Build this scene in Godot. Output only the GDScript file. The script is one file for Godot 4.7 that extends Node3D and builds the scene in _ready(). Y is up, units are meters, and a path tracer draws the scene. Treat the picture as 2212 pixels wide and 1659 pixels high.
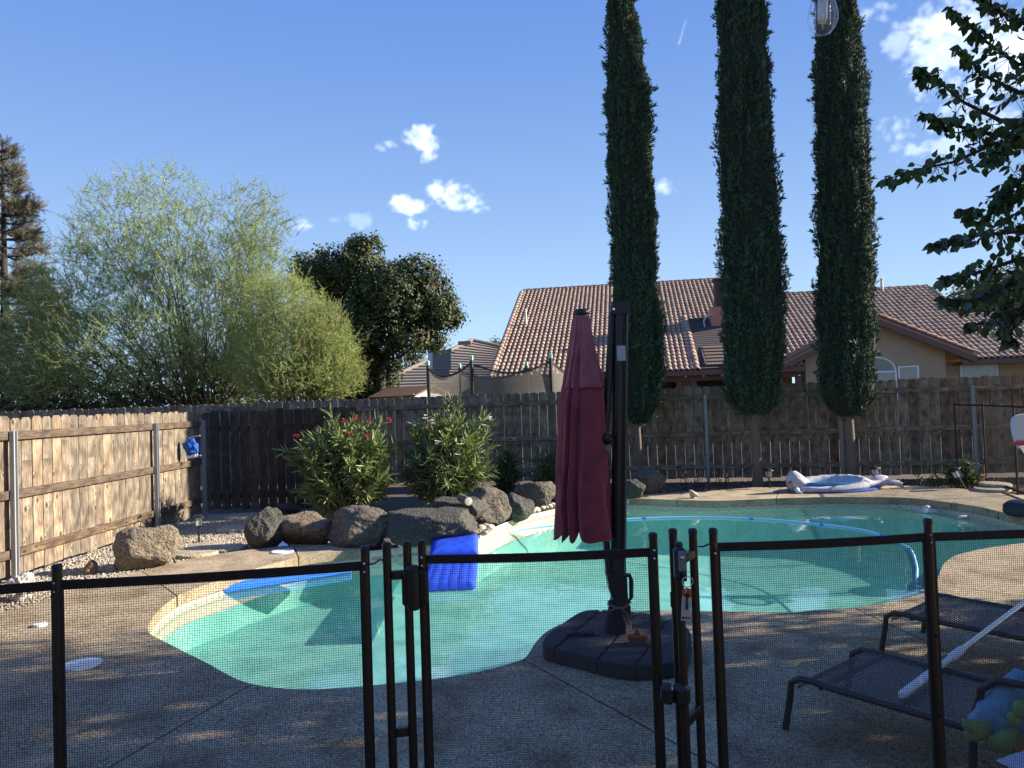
extends Node3D
# A backyard with a kidney pool behind a mesh safety fence. Metres, y up; the camera stands at the origin and looks along -z.
const F := 1560.0
var cam_p := Vector3(0, 1.62, 0)
var cam_b := Basis.from_euler(Vector3(deg_to_rad(1.49), 0, 0)) * Basis.from_euler(Vector3(0, 0, -0.034))
var rng := RandomNumberGenerator.new()
var M := {}
var T := {}
var UU := Vector3(cos(deg_to_rad(9.2)), 0, sin(deg_to_rad(9.2)))     # along the rear fence and the house behind it
var VV := Vector3(sin(deg_to_rad(9.2)), 0, -cos(deg_to_rad(9.2)))
const WATER := -0.15


# ---------------------------------------------------------------- mesh building
class MB:
	var v := PackedVector3Array()
	var t := PackedVector2Array()
	var k := PackedColorArray()
	var i := PackedInt32Array()
	var tint := Color.WHITE
	var colored := false

	func p(a: Vector3, u := Vector2.ZERO) -> int:
		v.append(a)
		t.append(u)
		k.append(tint)
		return v.size() - 1

	func tri(a: int, b: int, c: int) -> void:
		i.append(a)
		i.append(b)
		i.append(c)

	func face(a: Vector3, b: Vector3, c: Vector3, d: Vector3, ua := Vector2(0, 0), ub := Vector2(1, 0), uc := Vector2(1, 1), ud := Vector2(0, 1)) -> void:
		var n := p(a, ua)
		p(b, ub)
		p(c, uc)
		p(d, ud)
		tri(n, n + 1, n + 2)
		tri(n, n + 2, n + 3)

	func ftri(a: Vector3, b: Vector3, c: Vector3) -> void:
		var n := p(a, Vector2(a.x, a.y))
		p(b, Vector2(b.x, b.y))
		p(c, Vector2(c.x, c.y))
		tri(n, n + 1, n + 2)

	func box(x: Transform3D, s: Vector3, ch := 0.0) -> void:
		# a box with chamfered edges; v runs along the longest side (0.5 m across, 1.8 m along)
		var h := s * 0.5
		ch = minf(ch, minf(h.x, minf(h.y, h.z)) * 0.9)
		var long := s.max_axis_index()
		for ax in 3:
			var a := (ax + 1) % 3
			var b := (ax + 2) % 3
			if b != long:
				var sw := a
				a = b
				b = sw
			for sg in [-1.0, 1.0]:
				var c: Array[Vector3] = []
				var us: Array[Vector2] = []
				for q in [[-1, -1], [1, -1], [1, 1], [-1, 1]]:
					var w := Vector3.ZERO
					w[ax] = h[ax] * sg
					w[a] = (h[a] - ch) * q[0]
					w[b] = (h[b] - ch) * q[1]
					c.append(x * w)
					us.append(Vector2(w[a] / 0.5 + ax * 0.31, w[b] / 1.8))
				if (sg > 0) == ((a + 1) % 3 == b):
					face(c[3], c[2], c[1], c[0], us[3], us[2], us[1], us[0])
				else:
					face(c[0], c[1], c[2], c[3], us[0], us[1], us[2], us[3])
		if ch <= 0.0:
			return
		for ax in 3:
			var a := (ax + 1) % 3
			var b := (ax + 2) % 3
			for sa in [-1.0, 1.0]:
				for sb in [-1.0, 1.0]:
					var w: Array[Vector3] = []
					for q in [[-1, 0], [1, 0], [1, 1], [-1, 1]]:
						var e := Vector3.ZERO
						e[ax] = (h[ax] - ch) * q[0]
						e[a] = sa * (h[a] - (ch if q[1] == 1 else 0.0))
						e[b] = sb * (h[b] - (0.0 if q[1] == 1 else ch))
						w.append(x * e)
					face(w[0], w[1], w[2], w[3], Vector2(0, 0), Vector2(0, s[ax] / 1.8), Vector2(0.02, s[ax] / 1.8), Vector2(0.02, 0))
		for sx in [-1.0, 1.0]:
			for sy in [-1.0, 1.0]:
				for sz in [-1.0, 1.0]:
					ftri(x * Vector3(sx * h.x, sy * (h.y - ch), sz * (h.z - ch)), x * Vector3(sx * (h.x - ch), sy * h.y, sz * (h.z - ch)), x * Vector3(sx * (h.x - ch), sy * (h.y - ch), sz * h.z))

	func ring(c: Vector3, ax: Vector3, up: Vector3, rx: float, ry: float, n: int, vv: float) -> int:
		var side := ax.cross(up).normalized()
		up = side.cross(ax).normalized()
		var first := v.size()
		for q in n:
			var a := TAU * q / n
			p(c + side * cos(a) * rx + up * sin(a) * ry, Vector2(float(q) / n, vv))
		return first

	func join(r0: int, r1: int, n: int) -> void:
		for q in n:
			var w := (q + 1) % n
			tri(r0 + q, r1 + q, r1 + w)
			tri(r0 + q, r1 + w, r0 + w)

	func cap(c: Vector3, r0: int, n: int, flip: bool) -> void:
		var m := p(c, Vector2(0.5, 0.5))
		var f := v.size()
		for q in n:
			p(v[r0 + q], t[r0 + q])
		for q in n:
			if flip:
				tri(m, f + q, f + (q + 1) % n)
			else:
				tri(m, f + (q + 1) % n, f + q)

	func tube(pts: Array, rad, n := 8, caps := true) -> void:
		# a tube along points; rad is a number or one number per point
		var up := Vector3.UP
		var last := -1
		var along := 0.0
		for q in pts.size():
			var d: Vector3 = (pts[mini(q + 1, pts.size() - 1)] - pts[maxi(q - 1, 0)]).normalized()
			if absf(d.dot(up)) > 0.93:
				up = Vector3.BACK if absf(d.z) < 0.9 else Vector3.RIGHT
			if q > 0:
				along += pts[q].distance_to(pts[q - 1])
			var r: float = rad[q] if rad is Array else rad
			var f := ring(pts[q], d, up, r, r, n, along)
			up = (up - d * up.dot(d)).normalized()
			if last >= 0:
				join(last, f, n)
			elif caps:
				cap(pts[0], f, n, true)
			last = f
		if caps:
			cap(pts[-1], last, n, false)

	func lathe(prof: Array, n: int, x := Transform3D()) -> void:
		# profile of Vector2(radius, height)
		var last := -1
		for q in prof.size():
			var f := v.size()
			for w in n:
				var a := TAU * w / n
				p(x * Vector3(cos(a) * prof[q].x, prof[q].y, sin(a) * prof[q].x), Vector2(float(w) / n, prof[q].y))
			if last >= 0:
				join(last, f, n)
			last = f

	func sheet(rows: Array, closed := false) -> void:
		var n: int = rows[0].size()
		var first := v.size()
		for r in rows.size():
			for c in n:
				p(rows[r][c], Vector2(float(c) / (n - 1), float(r) / maxi(rows.size() - 1, 1)))
		for r in rows.size() - 1:
			for c in (n if closed else n - 1):
				var a := first + r * n + c
				var b := first + r * n + (c + 1) % n
				tri(a, b, b + n)
				tri(a, b + n, a + n)

	func prism(poly: PackedVector2Array, y0: float, y1: float) -> void:
		# a polygon in (x, z) between two heights
		var tr := Geometry2D.triangulate_polygon(poly)
		var f := v.size()
		for q in poly:
			p(Vector3(q.x, y1, q.y), q)
		for q in range(0, tr.size(), 3):
			tri(f + tr[q], f + tr[q + 1], f + tr[q + 2])
		if y0 < y1:
			for q in poly.size():
				var a := poly[q]
				var b := poly[(q + 1) % poly.size()]
				face(Vector3(a.x, y0, a.y), Vector3(b.x, y0, b.y), Vector3(b.x, y1, b.y), Vector3(a.x, y1, a.y), Vector2(a.x, y0), Vector2(b.x, y0), Vector2(b.x, y1), Vector2(a.x, y1))

	func plate(poly: PackedVector2Array, z0: float, z1: float, x := Transform3D()) -> void:
		# a polygon in (x, y) between two z; u 0.5 m, v 1.8 m
		var tr := Geometry2D.triangulate_polygon(poly)
		for z in [z0, z1]:
			var f := v.size()
			for q in poly:
				p(x * Vector3(q.x, q.y, z), Vector2(q.x / 0.5, q.y / 1.8))
			for q in range(0, tr.size(), 3):
				if z == z1:
					tri(f + tr[q], f + tr[q + 2], f + tr[q + 1])
				else:
					tri(f + tr[q], f + tr[q + 1], f + tr[q + 2])
		for q in poly.size():
			var a := poly[q]
			var b := poly[(q + 1) % poly.size()]
			face(x * Vector3(a.x, a.y, z0), x * Vector3(b.x, b.y, z0), x * Vector3(b.x, b.y, z1), x * Vector3(a.x, a.y, z1), Vector2(0, a.y / 1.8), Vector2(0, b.y / 1.8), Vector2(0.03, b.y / 1.8), Vector2(0.03, a.y / 1.8))

	func mesh() -> ArrayMesh:
		var n := PackedVector3Array()
		n.resize(v.size())
		for q in range(0, i.size(), 3):
			var a := i[q]
			var b := i[q + 1]
			var c := i[q + 2]
			var w := (v[c] - v[a]).cross(v[b] - v[a])
			n[a] += w
			n[b] += w
			n[c] += w
		for q in n.size():
			n[q] = n[q].normalized()
		var arr := []
		arr.resize(Mesh.ARRAY_MAX)
		arr[Mesh.ARRAY_VERTEX] = v
		arr[Mesh.ARRAY_NORMAL] = n
		arr[Mesh.ARRAY_TEX_UV] = t
		if colored:
			arr[Mesh.ARRAY_COLOR] = k
		arr[Mesh.ARRAY_INDEX] = i
		var m := ArrayMesh.new()
		m.add_surface_from_arrays(Mesh.PRIMITIVE_TRIANGLES, arr)
		return m


# ---------------------------------------------------------------- nodes
func thing(called: String, label: String, category: String, where := Vector3.ZERO, yaw := 0.0, group := "") -> Node3D:
	var o := Node3D.new()
	o.name = called
	add_child(o, true)
	o.position = where
	o.rotation.y = yaw
	tag(o, label, category, group)
	return o


func tag(o: Node3D, label: String, category: String, group := "") -> Node3D:
	o.set_meta("label", label)
	o.set_meta("category", category)
	if group:
		o.set_meta("group", group)
	return o


func part(called: String, shape, m: Material, parent: Node3D = self, x := Transform3D()) -> MeshInstance3D:
	var o := MeshInstance3D.new()
	o.name = called
	o.mesh = shape.mesh() if shape is MB else shape
	o.material_override = m
	o.transform = x
	parent.add_child(o, true)
	return o


func solo(called: String, label: String, category: String, shape, m: Material, x := Transform3D(), group := "") -> MeshInstance3D:
	var o := part(called, shape, m, self, x)
	tag(o, label, category, group)
	return o


func struct(called: String, shape, m: Material, parent: Node3D = self) -> MeshInstance3D:
	var o := part(called, shape, m, parent)
	if parent == self:
		o.set_meta("kind", "structure")
	return o


func many(called: String, shape: Mesh, m: Material, places: Array, tints: Array, parent: Node3D) -> MultiMeshInstance3D:
	var mm := MultiMesh.new()
	mm.transform_format = MultiMesh.TRANSFORM_3D
	mm.use_colors = tints.size() > 0
	mm.mesh = shape
	mm.instance_count = places.size()
	for q in places.size():
		mm.set_instance_transform(q, places[q])
		if tints.size() > 0:
			mm.set_instance_color(q, tints[q])
	var o := MultiMeshInstance3D.new()
	o.name = called
	o.multimesh = mm
	o.material_override = m
	parent.add_child(o, true)
	o.set_meta("kind", "stuff")
	return o


func box(s: Vector3, ch := 0.0) -> ArrayMesh:
	var b := MB.new()
	b.box(Transform3D(), s, ch)
	return b.mesh()


func frame(pos: Vector3, x := Vector3.RIGHT, y := Vector3.UP, z := Vector3.BACK) -> Transform3D:
	return Transform3D(Basis(x, y, z), pos)


func turned(pos: Vector3, e: Vector3, s := Vector3.ONE) -> Transform3D:
	return Transform3D(Basis.from_euler(e) * Basis.from_scale(s), pos)


func aimed(pos: Vector3, dir: Vector3, roll := 0.0, s := Vector3.ONE) -> Transform3D:
	# local +y along dir
	var y := dir.normalized()
	var x := y.cross(Vector3(0.31, 0.17, 0.93)).normalized()
	var z := x.cross(y)
	return Transform3D(Basis(x, y, z) * Basis(Vector3.UP, roll) * Basis.from_scale(s), pos)


func rr(a: float, b: float) -> float:
	return rng.randf_range(a, b)


func rdir() -> Vector3:
	var z := rr(-1, 1)
	var a := rr(0, TAU)
	var r := sqrt(1 - z * z)
	return Vector3(r * cos(a), z, r * sin(a))


# ---------------------------------------------------------------- where a sight line meets the place (2212 x 1659 grid)
func ray(px: float, py: float) -> Vector3:
	return cam_b * Vector3((px - 1106.0) / F, (829.5 - py) / F, -1)


func gp(px: float, py: float, h := 0.0) -> Vector3:
	var r := ray(px, py)
	return cam_p + r * ((h - cam_p.y) / r.y)


func at(px: float, py: float, d: float) -> Vector3:
	return cam_p + ray(px, py) * d


func g2(px: float, py: float) -> Vector2:
	var q := gp(px, py)
	return Vector2(q.x, q.z)


func smooth(pts: PackedVector2Array, n: int, closed := true) -> PackedVector2Array:
	var out := PackedVector2Array()
	var c := pts.size()
	for q in (c if closed else c - 1):
		var a := pts[(q - 1 + c) % c] if closed else pts[maxi(q - 1, 0)]
		var b := pts[q]
		var d := pts[(q + 1) % c]
		var e := pts[(q + 2) % c] if closed else pts[mini(q + 2, c - 1)]
		for w in n:
			out.append(b.cubic_interpolate(d, a, e, float(w) / n))
	if not closed:
		out.append(pts[-1])
	return out


# ---------------------------------------------------------------- materials
func lin(r: float, g: float, b: float) -> Color:
	return Color(r, g, b).linear_to_srgb()


func mat(called: String, r: float, g: float, b: float, rough := 0.8, metal := 0.0) -> StandardMaterial3D:
	var m := StandardMaterial3D.new()
	m.resource_name = called
	m.albedo_color = lin(r, g, b)
	m.roughness = rough
	m.metallic = metal
	M[called] = m
	return m


func noise(seed_: int, freq: float, kind := FastNoiseLite.TYPE_SIMPLEX_SMOOTH, oct := 4) -> FastNoiseLite:
	var n := FastNoiseLite.new()
	n.seed = seed_
	n.frequency = freq
	n.noise_type = kind
	n.fractal_type = FastNoiseLite.FRACTAL_FBM if oct > 1 else FastNoiseLite.FRACTAL_NONE
	n.fractal_octaves = oct
	return n


func ntex(n: FastNoiseLite, size: int, stops: Array, bump := false) -> NoiseTexture2D:
	var t := NoiseTexture2D.new()
	t.width = size
	t.height = size
	t.seamless = true
	t.noise = n
	if bump:
		t.as_normal_map = true
	elif stops.size() > 0:
		var g := Gradient.new()
		var off := PackedFloat32Array()
		var col := PackedColorArray()
		for s in stops:
			off.append(s[0])
			col.append(s[1])
		g.offsets = off
		g.colors = col
		t.color_ramp = g
	return t


func tri_map(m: StandardMaterial3D, tex: Texture2D, per_metre: float, bump: Texture2D = null, depth := 0.0) -> StandardMaterial3D:
	m.albedo_texture = tex
	m.uv1_triplanar = true
	m.uv1_world_triplanar = true
	m.uv1_scale = Vector3.ONE * per_metre
	if bump:
		m.heightmap_enabled = true
		m.heightmap_texture = bump
		m.heightmap_scale = depth
	return m


func broad(m: StandardMaterial3D, tex: Texture2D, per_metre: float) -> void:
	# a second, wide mottling multiplied over the first
	m.detail_enabled = true
	m.detail_albedo = tex
	m.detail_blend_mode = BaseMaterial3D.BLEND_MODE_MUL
	m.detail_uv_layer = BaseMaterial3D.DETAIL_UV_2
	m.uv2_triplanar = true
	m.uv2_world_triplanar = true
	m.uv2_scale = Vector3.ONE * per_metre


func grain(seed_: int) -> ImageTexture:
	# weathered boards: streaks along v, knots, weather stains
	var w := 256
	var h := 1024
	var im := Image.create(w, h, false, Image.FORMAT_RGB8)
	var a := noise(seed_, 0.05, FastNoiseLite.TYPE_SIMPLEX_SMOOTH, 3)
	var b := noise(seed_ + 1, 0.006, FastNoiseLite.TYPE_SIMPLEX_SMOOTH, 3)
	var rg := RandomNumberGenerator.new()
	rg.seed = seed_
	var knots := []
	for q in 9:
		knots.append([rg.randf_range(0, w), rg.randf_range(0, h), rg.randf_range(5, 10)])
	for y in h:
		for x in w:
			var bend := b.get_noise_2d(x, y * 0.6) * 26.0
			var v := 0.64 + 0.3 * a.get_noise_2d((x + bend) * 3.2, y * 0.07) + 0.2 * a.get_noise_2d((x + bend) * 9.0, y * 0.2 + 900) + 0.24 * b.get_noise_2d(x * 1.5 + 300, y)
			for kn in knots:
				var dx: float = x - kn[0]
				var dy: float = (y - kn[1]) * 0.55
				var d2: float = (dx * dx + dy * dy) / (kn[2] * kn[2])
				if d2 < 9.0:
					v += (-0.38 * exp(-d2 * 1.6) + 0.14 * exp(-pow(sqrt(d2) - 1.6, 2) * 3.0)) * (0.8 + 0.2 * sin(d2 * 6))
			v = clampf(v, 0.08, 1.0)
			im.set_pixel(x, y, Color(v, v * lerpf(0.93, 0.98, v), v * lerpf(0.85, 0.95, v)))
	im.generate_mipmaps()
	return ImageTexture.create_from_image(im)


func woods(called: String, n: int, base: Color, spread: float, rough := 0.85, tex := "grain") -> Array:
	var out := []
	for q in n:
		var f := 1.0 + rr(-spread, spread)
		var w := rr(-0.06, 0.06)
		var m := mat("%s wood %d" % [called, q], base.r * f * (1 + w), base.g * f, base.b * f * (1 - w), rough)
		m.albedo_texture = T[tex]
		m.uv1_offset = Vector3(rr(0, 1), rr(0, 1), 0)
		m.heightmap_enabled = true
		m.heightmap_texture = T[tex]
		m.heightmap_scale = 0.25
		out.append(m)
	return out


func s(c: float, r := 1.0, b := 1.0) -> Color:
	# an sRGB ramp stop from a linear grey with a tint
	return lin(c * r, c, c * b)


func make_materials() -> void:
	T.grain = grain(11)
	T.pebble = ntex(noise(3, 0.2, FastNoiseLite.TYPE_CELLULAR, 1), 1024, [[0.0, lin(0.16, 0.125, 0.08)], [0.3, lin(0.31, 0.255, 0.17)], [0.62, lin(0.44, 0.37, 0.255)], [0.9, lin(0.56, 0.48, 0.35)], [1.0, lin(0.7, 0.63, 0.5)]])
	T.pebble.noise.cellular_return_type = FastNoiseLite.RETURN_CELL_VALUE
	var pb := noise(3, 0.2, FastNoiseLite.TYPE_CELLULAR, 1)
	pb.cellular_return_type = FastNoiseLite.RETURN_DISTANCE
	T.pebble_bump = ntex(pb, 1024, [[0.0, Color.WHITE], [0.7, Color(0.4, 0.4, 0.4)], [1.0, Color.BLACK]])
	T.mottle = ntex(noise(5, 0.012, FastNoiseLite.TYPE_SIMPLEX_SMOOTH, 5), 512, [[0.0, Color(0.7, 0.67, 0.63)], [0.3, Color(0.87, 0.85, 0.82)], [0.6, Color(0.97, 0.96, 0.95)], [1.0, Color(1, 1, 1)]])
	T.rock = ntex(noise(7, 0.02, FastNoiseLite.TYPE_SIMPLEX_SMOOTH, 6), 1024, [[0.0, s(0.12)], [0.3, s(0.34, 1.05, 0.92)], [0.45, s(0.75, 1.05, 0.9)], [0.55, s(0.5, 1.0, 0.95)], [0.75, s(0.9, 1.08, 0.85)], [1.0, s(1.3, 1.0, 0.9)]])
	T.rock_bump = ntex(noise(8, 0.03, FastNoiseLite.TYPE_SIMPLEX_SMOOTH, 6), 1024, [])
	T.soil = ntex(noise(9, 0.03, FastNoiseLite.TYPE_SIMPLEX_SMOOTH, 6), 1024, [[0.0, lin(0.035, 0.025, 0.018)], [0.5, lin(0.1, 0.075, 0.05)], [1.0, lin(0.22, 0.17, 0.12)]])
	T.fine = ntex(noise(10, 0.12, FastNoiseLite.TYPE_SIMPLEX_SMOOTH, 4), 512, [[0.0, Color(0.8, 0.8, 0.8)], [1.0, Color(1, 1, 1)]])
	T.fine_bump = ntex(noise(12, 0.12, FastNoiseLite.TYPE_SIMPLEX_SMOOTH, 4), 512, [])
	T.ripple = ntex(noise(13, 0.008, FastNoiseLite.TYPE_SIMPLEX_SMOOTH, 2), 1024, [], true)
	T.ripple.bump_strength = 5.0
	T.bark = ntex(noise(14, 0.03, FastNoiseLite.TYPE_SIMPLEX_SMOOTH, 5), 512, [[0.0, s(0.3)], [0.5, s(0.6)], [1.0, s(1.0)]])
	T.plaster = ntex(noise(15, 0.006, FastNoiseLite.TYPE_SIMPLEX_SMOOTH, 5), 1024, [[0.0, Color(0.72, 0.8, 0.8)], [0.5, Color(0.9, 0.93, 0.93)], [1.0, Color(1, 1, 1)]])
	T.cloth = ntex(noise(16, 0.01, FastNoiseLite.TYPE_SIMPLEX_SMOOTH, 5), 512, [[0.0, Color(0.72, 0.72, 0.74)], [0.6, Color(0.95, 0.95, 0.95)], [1.0, Color(1, 1, 1)]])

	tri_map(mat("deck", 1, 0.97, 0.9, 0.9), T.pebble, 0.7, T.pebble_bump, 0.2)
	broad(M.deck, T.mottle, 0.33)
	tri_map(mat("soil", 1, 1, 1, 0.95), T.soil, 0.8, T.rock_bump, 2.0)
	tri_map(mat("ground", 0.9, 0.95, 0.7, 0.95), T.soil, 0.15)
	tri_map(mat("gravel_bed", 1, 1, 1, 0.95), T.pebble, 0.35, T.pebble_bump, 1.0)
	tri_map(mat("plaster", 0.32, 0.78, 0.67, 0.7), T.plaster, 0.35)
	tri_map(mat("rock_brown", 0.27, 0.2, 0.145, 0.9), T.rock, 0.9, T.rock_bump, 2.0)
	tri_map(mat("rock_grey", 0.17, 0.145, 0.12, 0.88), T.rock, 0.8, T.rock_bump, 2.0)
	tri_map(mat("rock_dark", 0.1, 0.098, 0.085, 0.85), T.rock, 1.0, T.rock_bump, 2.0)
	tri_map(mat("rock_tan", 0.3, 0.25, 0.19, 0.9), T.rock, 1.1, T.rock_bump, 2.0)
	tri_map(mat("stucco", 0.5, 0.37, 0.24, 0.95), T.fine, 1.2, T.fine_bump, 0.5)
	tri_map(mat("stucco_shed", 0.62, 0.5, 0.36, 0.9), T.fine, 1.2)
	mat("trim_brown", 0.13, 0.075, 0.055, 0.7)
	mat("white_frame", 0.78, 0.78, 0.76, 0.5)
	mat("blind", 0.33, 0.32, 0.29, 0.8)
	mat("dark_room", 0.02, 0.018, 0.016, 0.9)
	var g := mat("pane", 0.1, 0.11, 0.11, 0.03)
	g.albedo_color.a = 0.08
	g.transparency = BaseMaterial3D.TRANSPARENCY_ALPHA
	g.metallic_specular = 0.7
	for q in 5:
		var f: float = [0.82, 0.95, 1.0, 1.1, 1.22][q]
		tri_map(mat("tile %d" % q, 0.45 * f, (0.29 + 0.015 * (q % 3)) * f, (0.2 + 0.018 * (q % 2)) * f, 0.8), T.fine, 0.7)
		tri_map(mat("redtile %d" % q, 0.36 * f, 0.15 * f, 0.09 * f, 0.75), T.fine, 0.7)
	tri_map(mat("tile_many", 1, 1, 1, 0.8), T.fine, 0.7)
	M.tile_many.vertex_color_use_as_albedo = true
	tri_map(mat("roof_base", 0.34, 0.22, 0.155, 0.9), T.fine, 0.7)
	tri_map(mat("shingle", 0.075, 0.055, 0.05, 0.9), T.fine, 2.0)
	tri_map(mat("shingle_light", 0.2, 0.14, 0.1, 0.9), T.fine, 2.0)
	tri_map(mat("slate", 0.24, 0.2, 0.165, 0.85), T.fine, 1.0)
	tri_map(mat("slate_dark", 0.1, 0.085, 0.075, 0.9), T.fine, 1.0)
	tri_map(mat("shed_roof", 0.25, 0.14, 0.085, 0.9), T.fine, 1.0)
	mat("galvanised", 0.42, 0.45, 0.47, 0.5, 0.3)
	M.galvanised.albedo_texture = T.fine
	mat("ac_grey", 0.2, 0.2, 0.2, 0.6)
	mat("ac_light", 0.45, 0.43, 0.4, 0.6)
	mat("pink_stucco", 0.45, 0.2, 0.13, 0.9)
	var n := mat("net_tan", 0.2, 0.175, 0.14, 0.9)
	n.albedo_color.a = 0.52
	n.transparency = BaseMaterial3D.TRANSPARENCY_ALPHA
	var fm := mat("far_mesh", 0.2, 0.15, 0.1, 0.9)
	fm.albedo_color.a = 0.2
	fm.transparency = BaseMaterial3D.TRANSPARENCY_ALPHA
	mat("black", 0.012, 0.012, 0.013, 0.5)
	mat("black_plastic", 0.012, 0.012, 0.014, 0.45)
	mat("pole_bronze", 0.028, 0.02, 0.015, 0.35, 0.2)
	mat("mesh_thread", 0.075, 0.064, 0.053, 0.8)
	mat("band", 0.03, 0.02, 0.016, 0.8)
	mat("mint", 0.4, 0.65, 0.5, 0.6)
	mat("white", 0.75, 0.75, 0.73, 0.55)
	mat("cream", 0.62, 0.55, 0.42, 0.7)
	mat("chrome", 0.7, 0.7, 0.7, 0.2, 1.0)
	tri_map(mat("rocks_pale", 0.6, 0.53, 0.42, 0.7), T.rock, 4.0)
	tri_map(mat("bark_grey", 0.26, 0.2, 0.15, 0.95), T.bark, 2.0, T.bark, 3.0)
	tri_map(mat("bark_dark", 0.07, 0.055, 0.04, 0.95), T.bark, 2.0, T.bark, 3.0)
	tri_map(mat("bark_green", 0.1, 0.1, 0.045, 0.9), T.bark, 2.0)
	tri_map(mat("umbrella_base", 0.03, 0.032, 0.038, 0.75), T.fine, 3.0, T.fine_bump, 0.2)
	var c := tri_map(mat("canopy", 0.32, 0.048, 0.06, 0.85), T.cloth, 0.55)
	c.rim_enabled = true
	c.rim = 0.5
	var c2 := tri_map(mat("canopy_top", 0.38, 0.12, 0.135, 0.85), T.cloth, 0.8)
	c2.rim_enabled = true
	c2.rim = 0.5
	for q in [c, c2]:
		q.backlight_enabled = true
		q.backlight = Color(0.22, 0.04, 0.05)
	mat("pole_navy", 0.012, 0.014, 0.02, 0.4)
	tri_map(mat("navy_cloth", 0.012, 0.013, 0.03, 0.95), T.cloth, 3.0)
	mat("cord", 0.28, 0.22, 0.2, 0.9)
	mat("purple_cord", 0.07, 0.03, 0.08, 0.9)
	tri_map(mat("brush_wood", 0.38, 0.1, 0.035, 0.7), T.fine, 3.0)
	tri_map(mat("blue_float", 0.02, 0.085, 0.72, 0.5), T.cloth, 1.5)
	mat("blue_foam", 0.03, 0.2, 0.75, 0.6)
	mat("hose_blue", 0.3, 0.58, 0.85, 0.5)
	mat("net_blue", 0.015, 0.1, 0.42, 0.9)
	var wk := mat("wicker", 0.05, 0.043, 0.045, 0.5)
	wk.metallic_specular = 0.6
	mat("lounger_frame", 0.014, 0.012, 0.014, 0.35)
	mat("alu", 0.6, 0.6, 0.6, 0.3, 0.8)
	tri_map(mat("toy_blue", 0.2, 0.42, 0.58, 0.8), T.cloth, 2.0)
	tri_map(mat("toy_green", 0.26, 0.4, 0.12, 0.8), T.cloth, 2.0)
	tri_map(mat("toy_orange", 0.48, 0.15, 0.04, 0.8), T.cloth, 2.0)
	mat("paper", 0.65, 0.6, 0.68, 0.8)
	tri_map(mat("whale_grey", 0.52, 0.5, 0.56, 0.8), T.cloth, 2.0)
	mat("whale_blue", 0.12, 0.45, 0.75, 0.7)
	mat("rim_red", 0.5, 0.03, 0.05, 0.45)
	mat("backboard", 0.42, 0.55, 0.62, 0.5)
	mat("hoop_black", 0.015, 0.017, 0.022, 0.6)
	mat("straw", 0.25, 0.16, 0.08, 0.9)
	mat("red_flower", 0.6, 0.02, 0.06, 0.7)
	mat("white_flower", 0.8, 0.78, 0.74, 0.7)
	mat("orange_tag", 0.7, 0.12, 0.03, 0.6)
	mat("lamp_glass", 0.5, 0.5, 0.46, 0.5)
	var w := mat("water", 0.08, 0.38, 0.32, 0.02)
	w.albedo_color.a = 0.25
	w.transparency = BaseMaterial3D.TRANSPARENCY_ALPHA
	w.normal_enabled = true
	w.normal_texture = T.ripple
	w.normal_scale = 0.09
	w.uv1_scale = Vector3.ONE * 0.4
	var bg := mat("bulb_glass", 0.9, 0.92, 0.95, 0.02)
	bg.albedo_color.a = 0.06
	bg.transparency = BaseMaterial3D.TRANSPARENCY_ALPHA
	bg.metallic_specular = 1.0
	var sg := mat("saucer", 0.8, 0.8, 0.75, 0.15)
	sg.albedo_color.a = 0.35
	sg.transparency = BaseMaterial3D.TRANSPARENCY_ALPHA
	for q in ["leaf", "leaf_glossy", "needle", "twig"]:
		var l := mat(q, 1, 1, 1, 0.75)
		l.vertex_color_use_as_albedo = true
		l.backlight_enabled = true
		l.backlight = Color(0.5, 0.55, 0.2)
	M.leaf_glossy.roughness = 0.65
	M.leaf_glossy.metallic_specular = 0.35
	M.needle.backlight_enabled = false
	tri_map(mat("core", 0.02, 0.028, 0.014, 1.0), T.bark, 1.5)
	for q in 4:
		var f: float = [0.8, 1.0, 1.15, 1.35][q]
		var l := mat("pear leaf %d" % q, 0.042 * f, 0.065 * f, 0.027 * f, 0.45)
		l.backlight_enabled = true
		l.backlight = Color(0.12, 0.18, 0.03)
		var o := mat("oleander leaf %d" % q, 0.18 * f, 0.215 * f, 0.09 * f, 0.4)
		o.backlight_enabled = true
		o.backlight = Color(0.35, 0.45, 0.12)
	for q in 3:
		var im := Image.create(64, 64, false, Image.FORMAT_RGB8)
		im.fill(lin(0.6, 0.54, 0.42))
		im.fill_rect(Rect2i(8, 24, 48, 16), lin(0.42, 0.34, 0.26))
		for x in 6:
			im.fill_rect(Rect2i(10 + x * 8, 26 + (x + q) % 3 * 4, 5, 5), [lin(0.2, 0.05, 0.05), lin(0.12, 0.1, 0.12), lin(0.3, 0.12, 0.08)][(x + q) % 3])
		var tm := mat("pool tile %d" % q, 1, 1, 1, 0.2)
		tm.albedo_texture = ImageTexture.create_from_image(im)
		tm.uv1_scale = Vector3(3.42, 12, 1)
		tm.uv1_offset = Vector3(-1.62, 0.5, 0)


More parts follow.
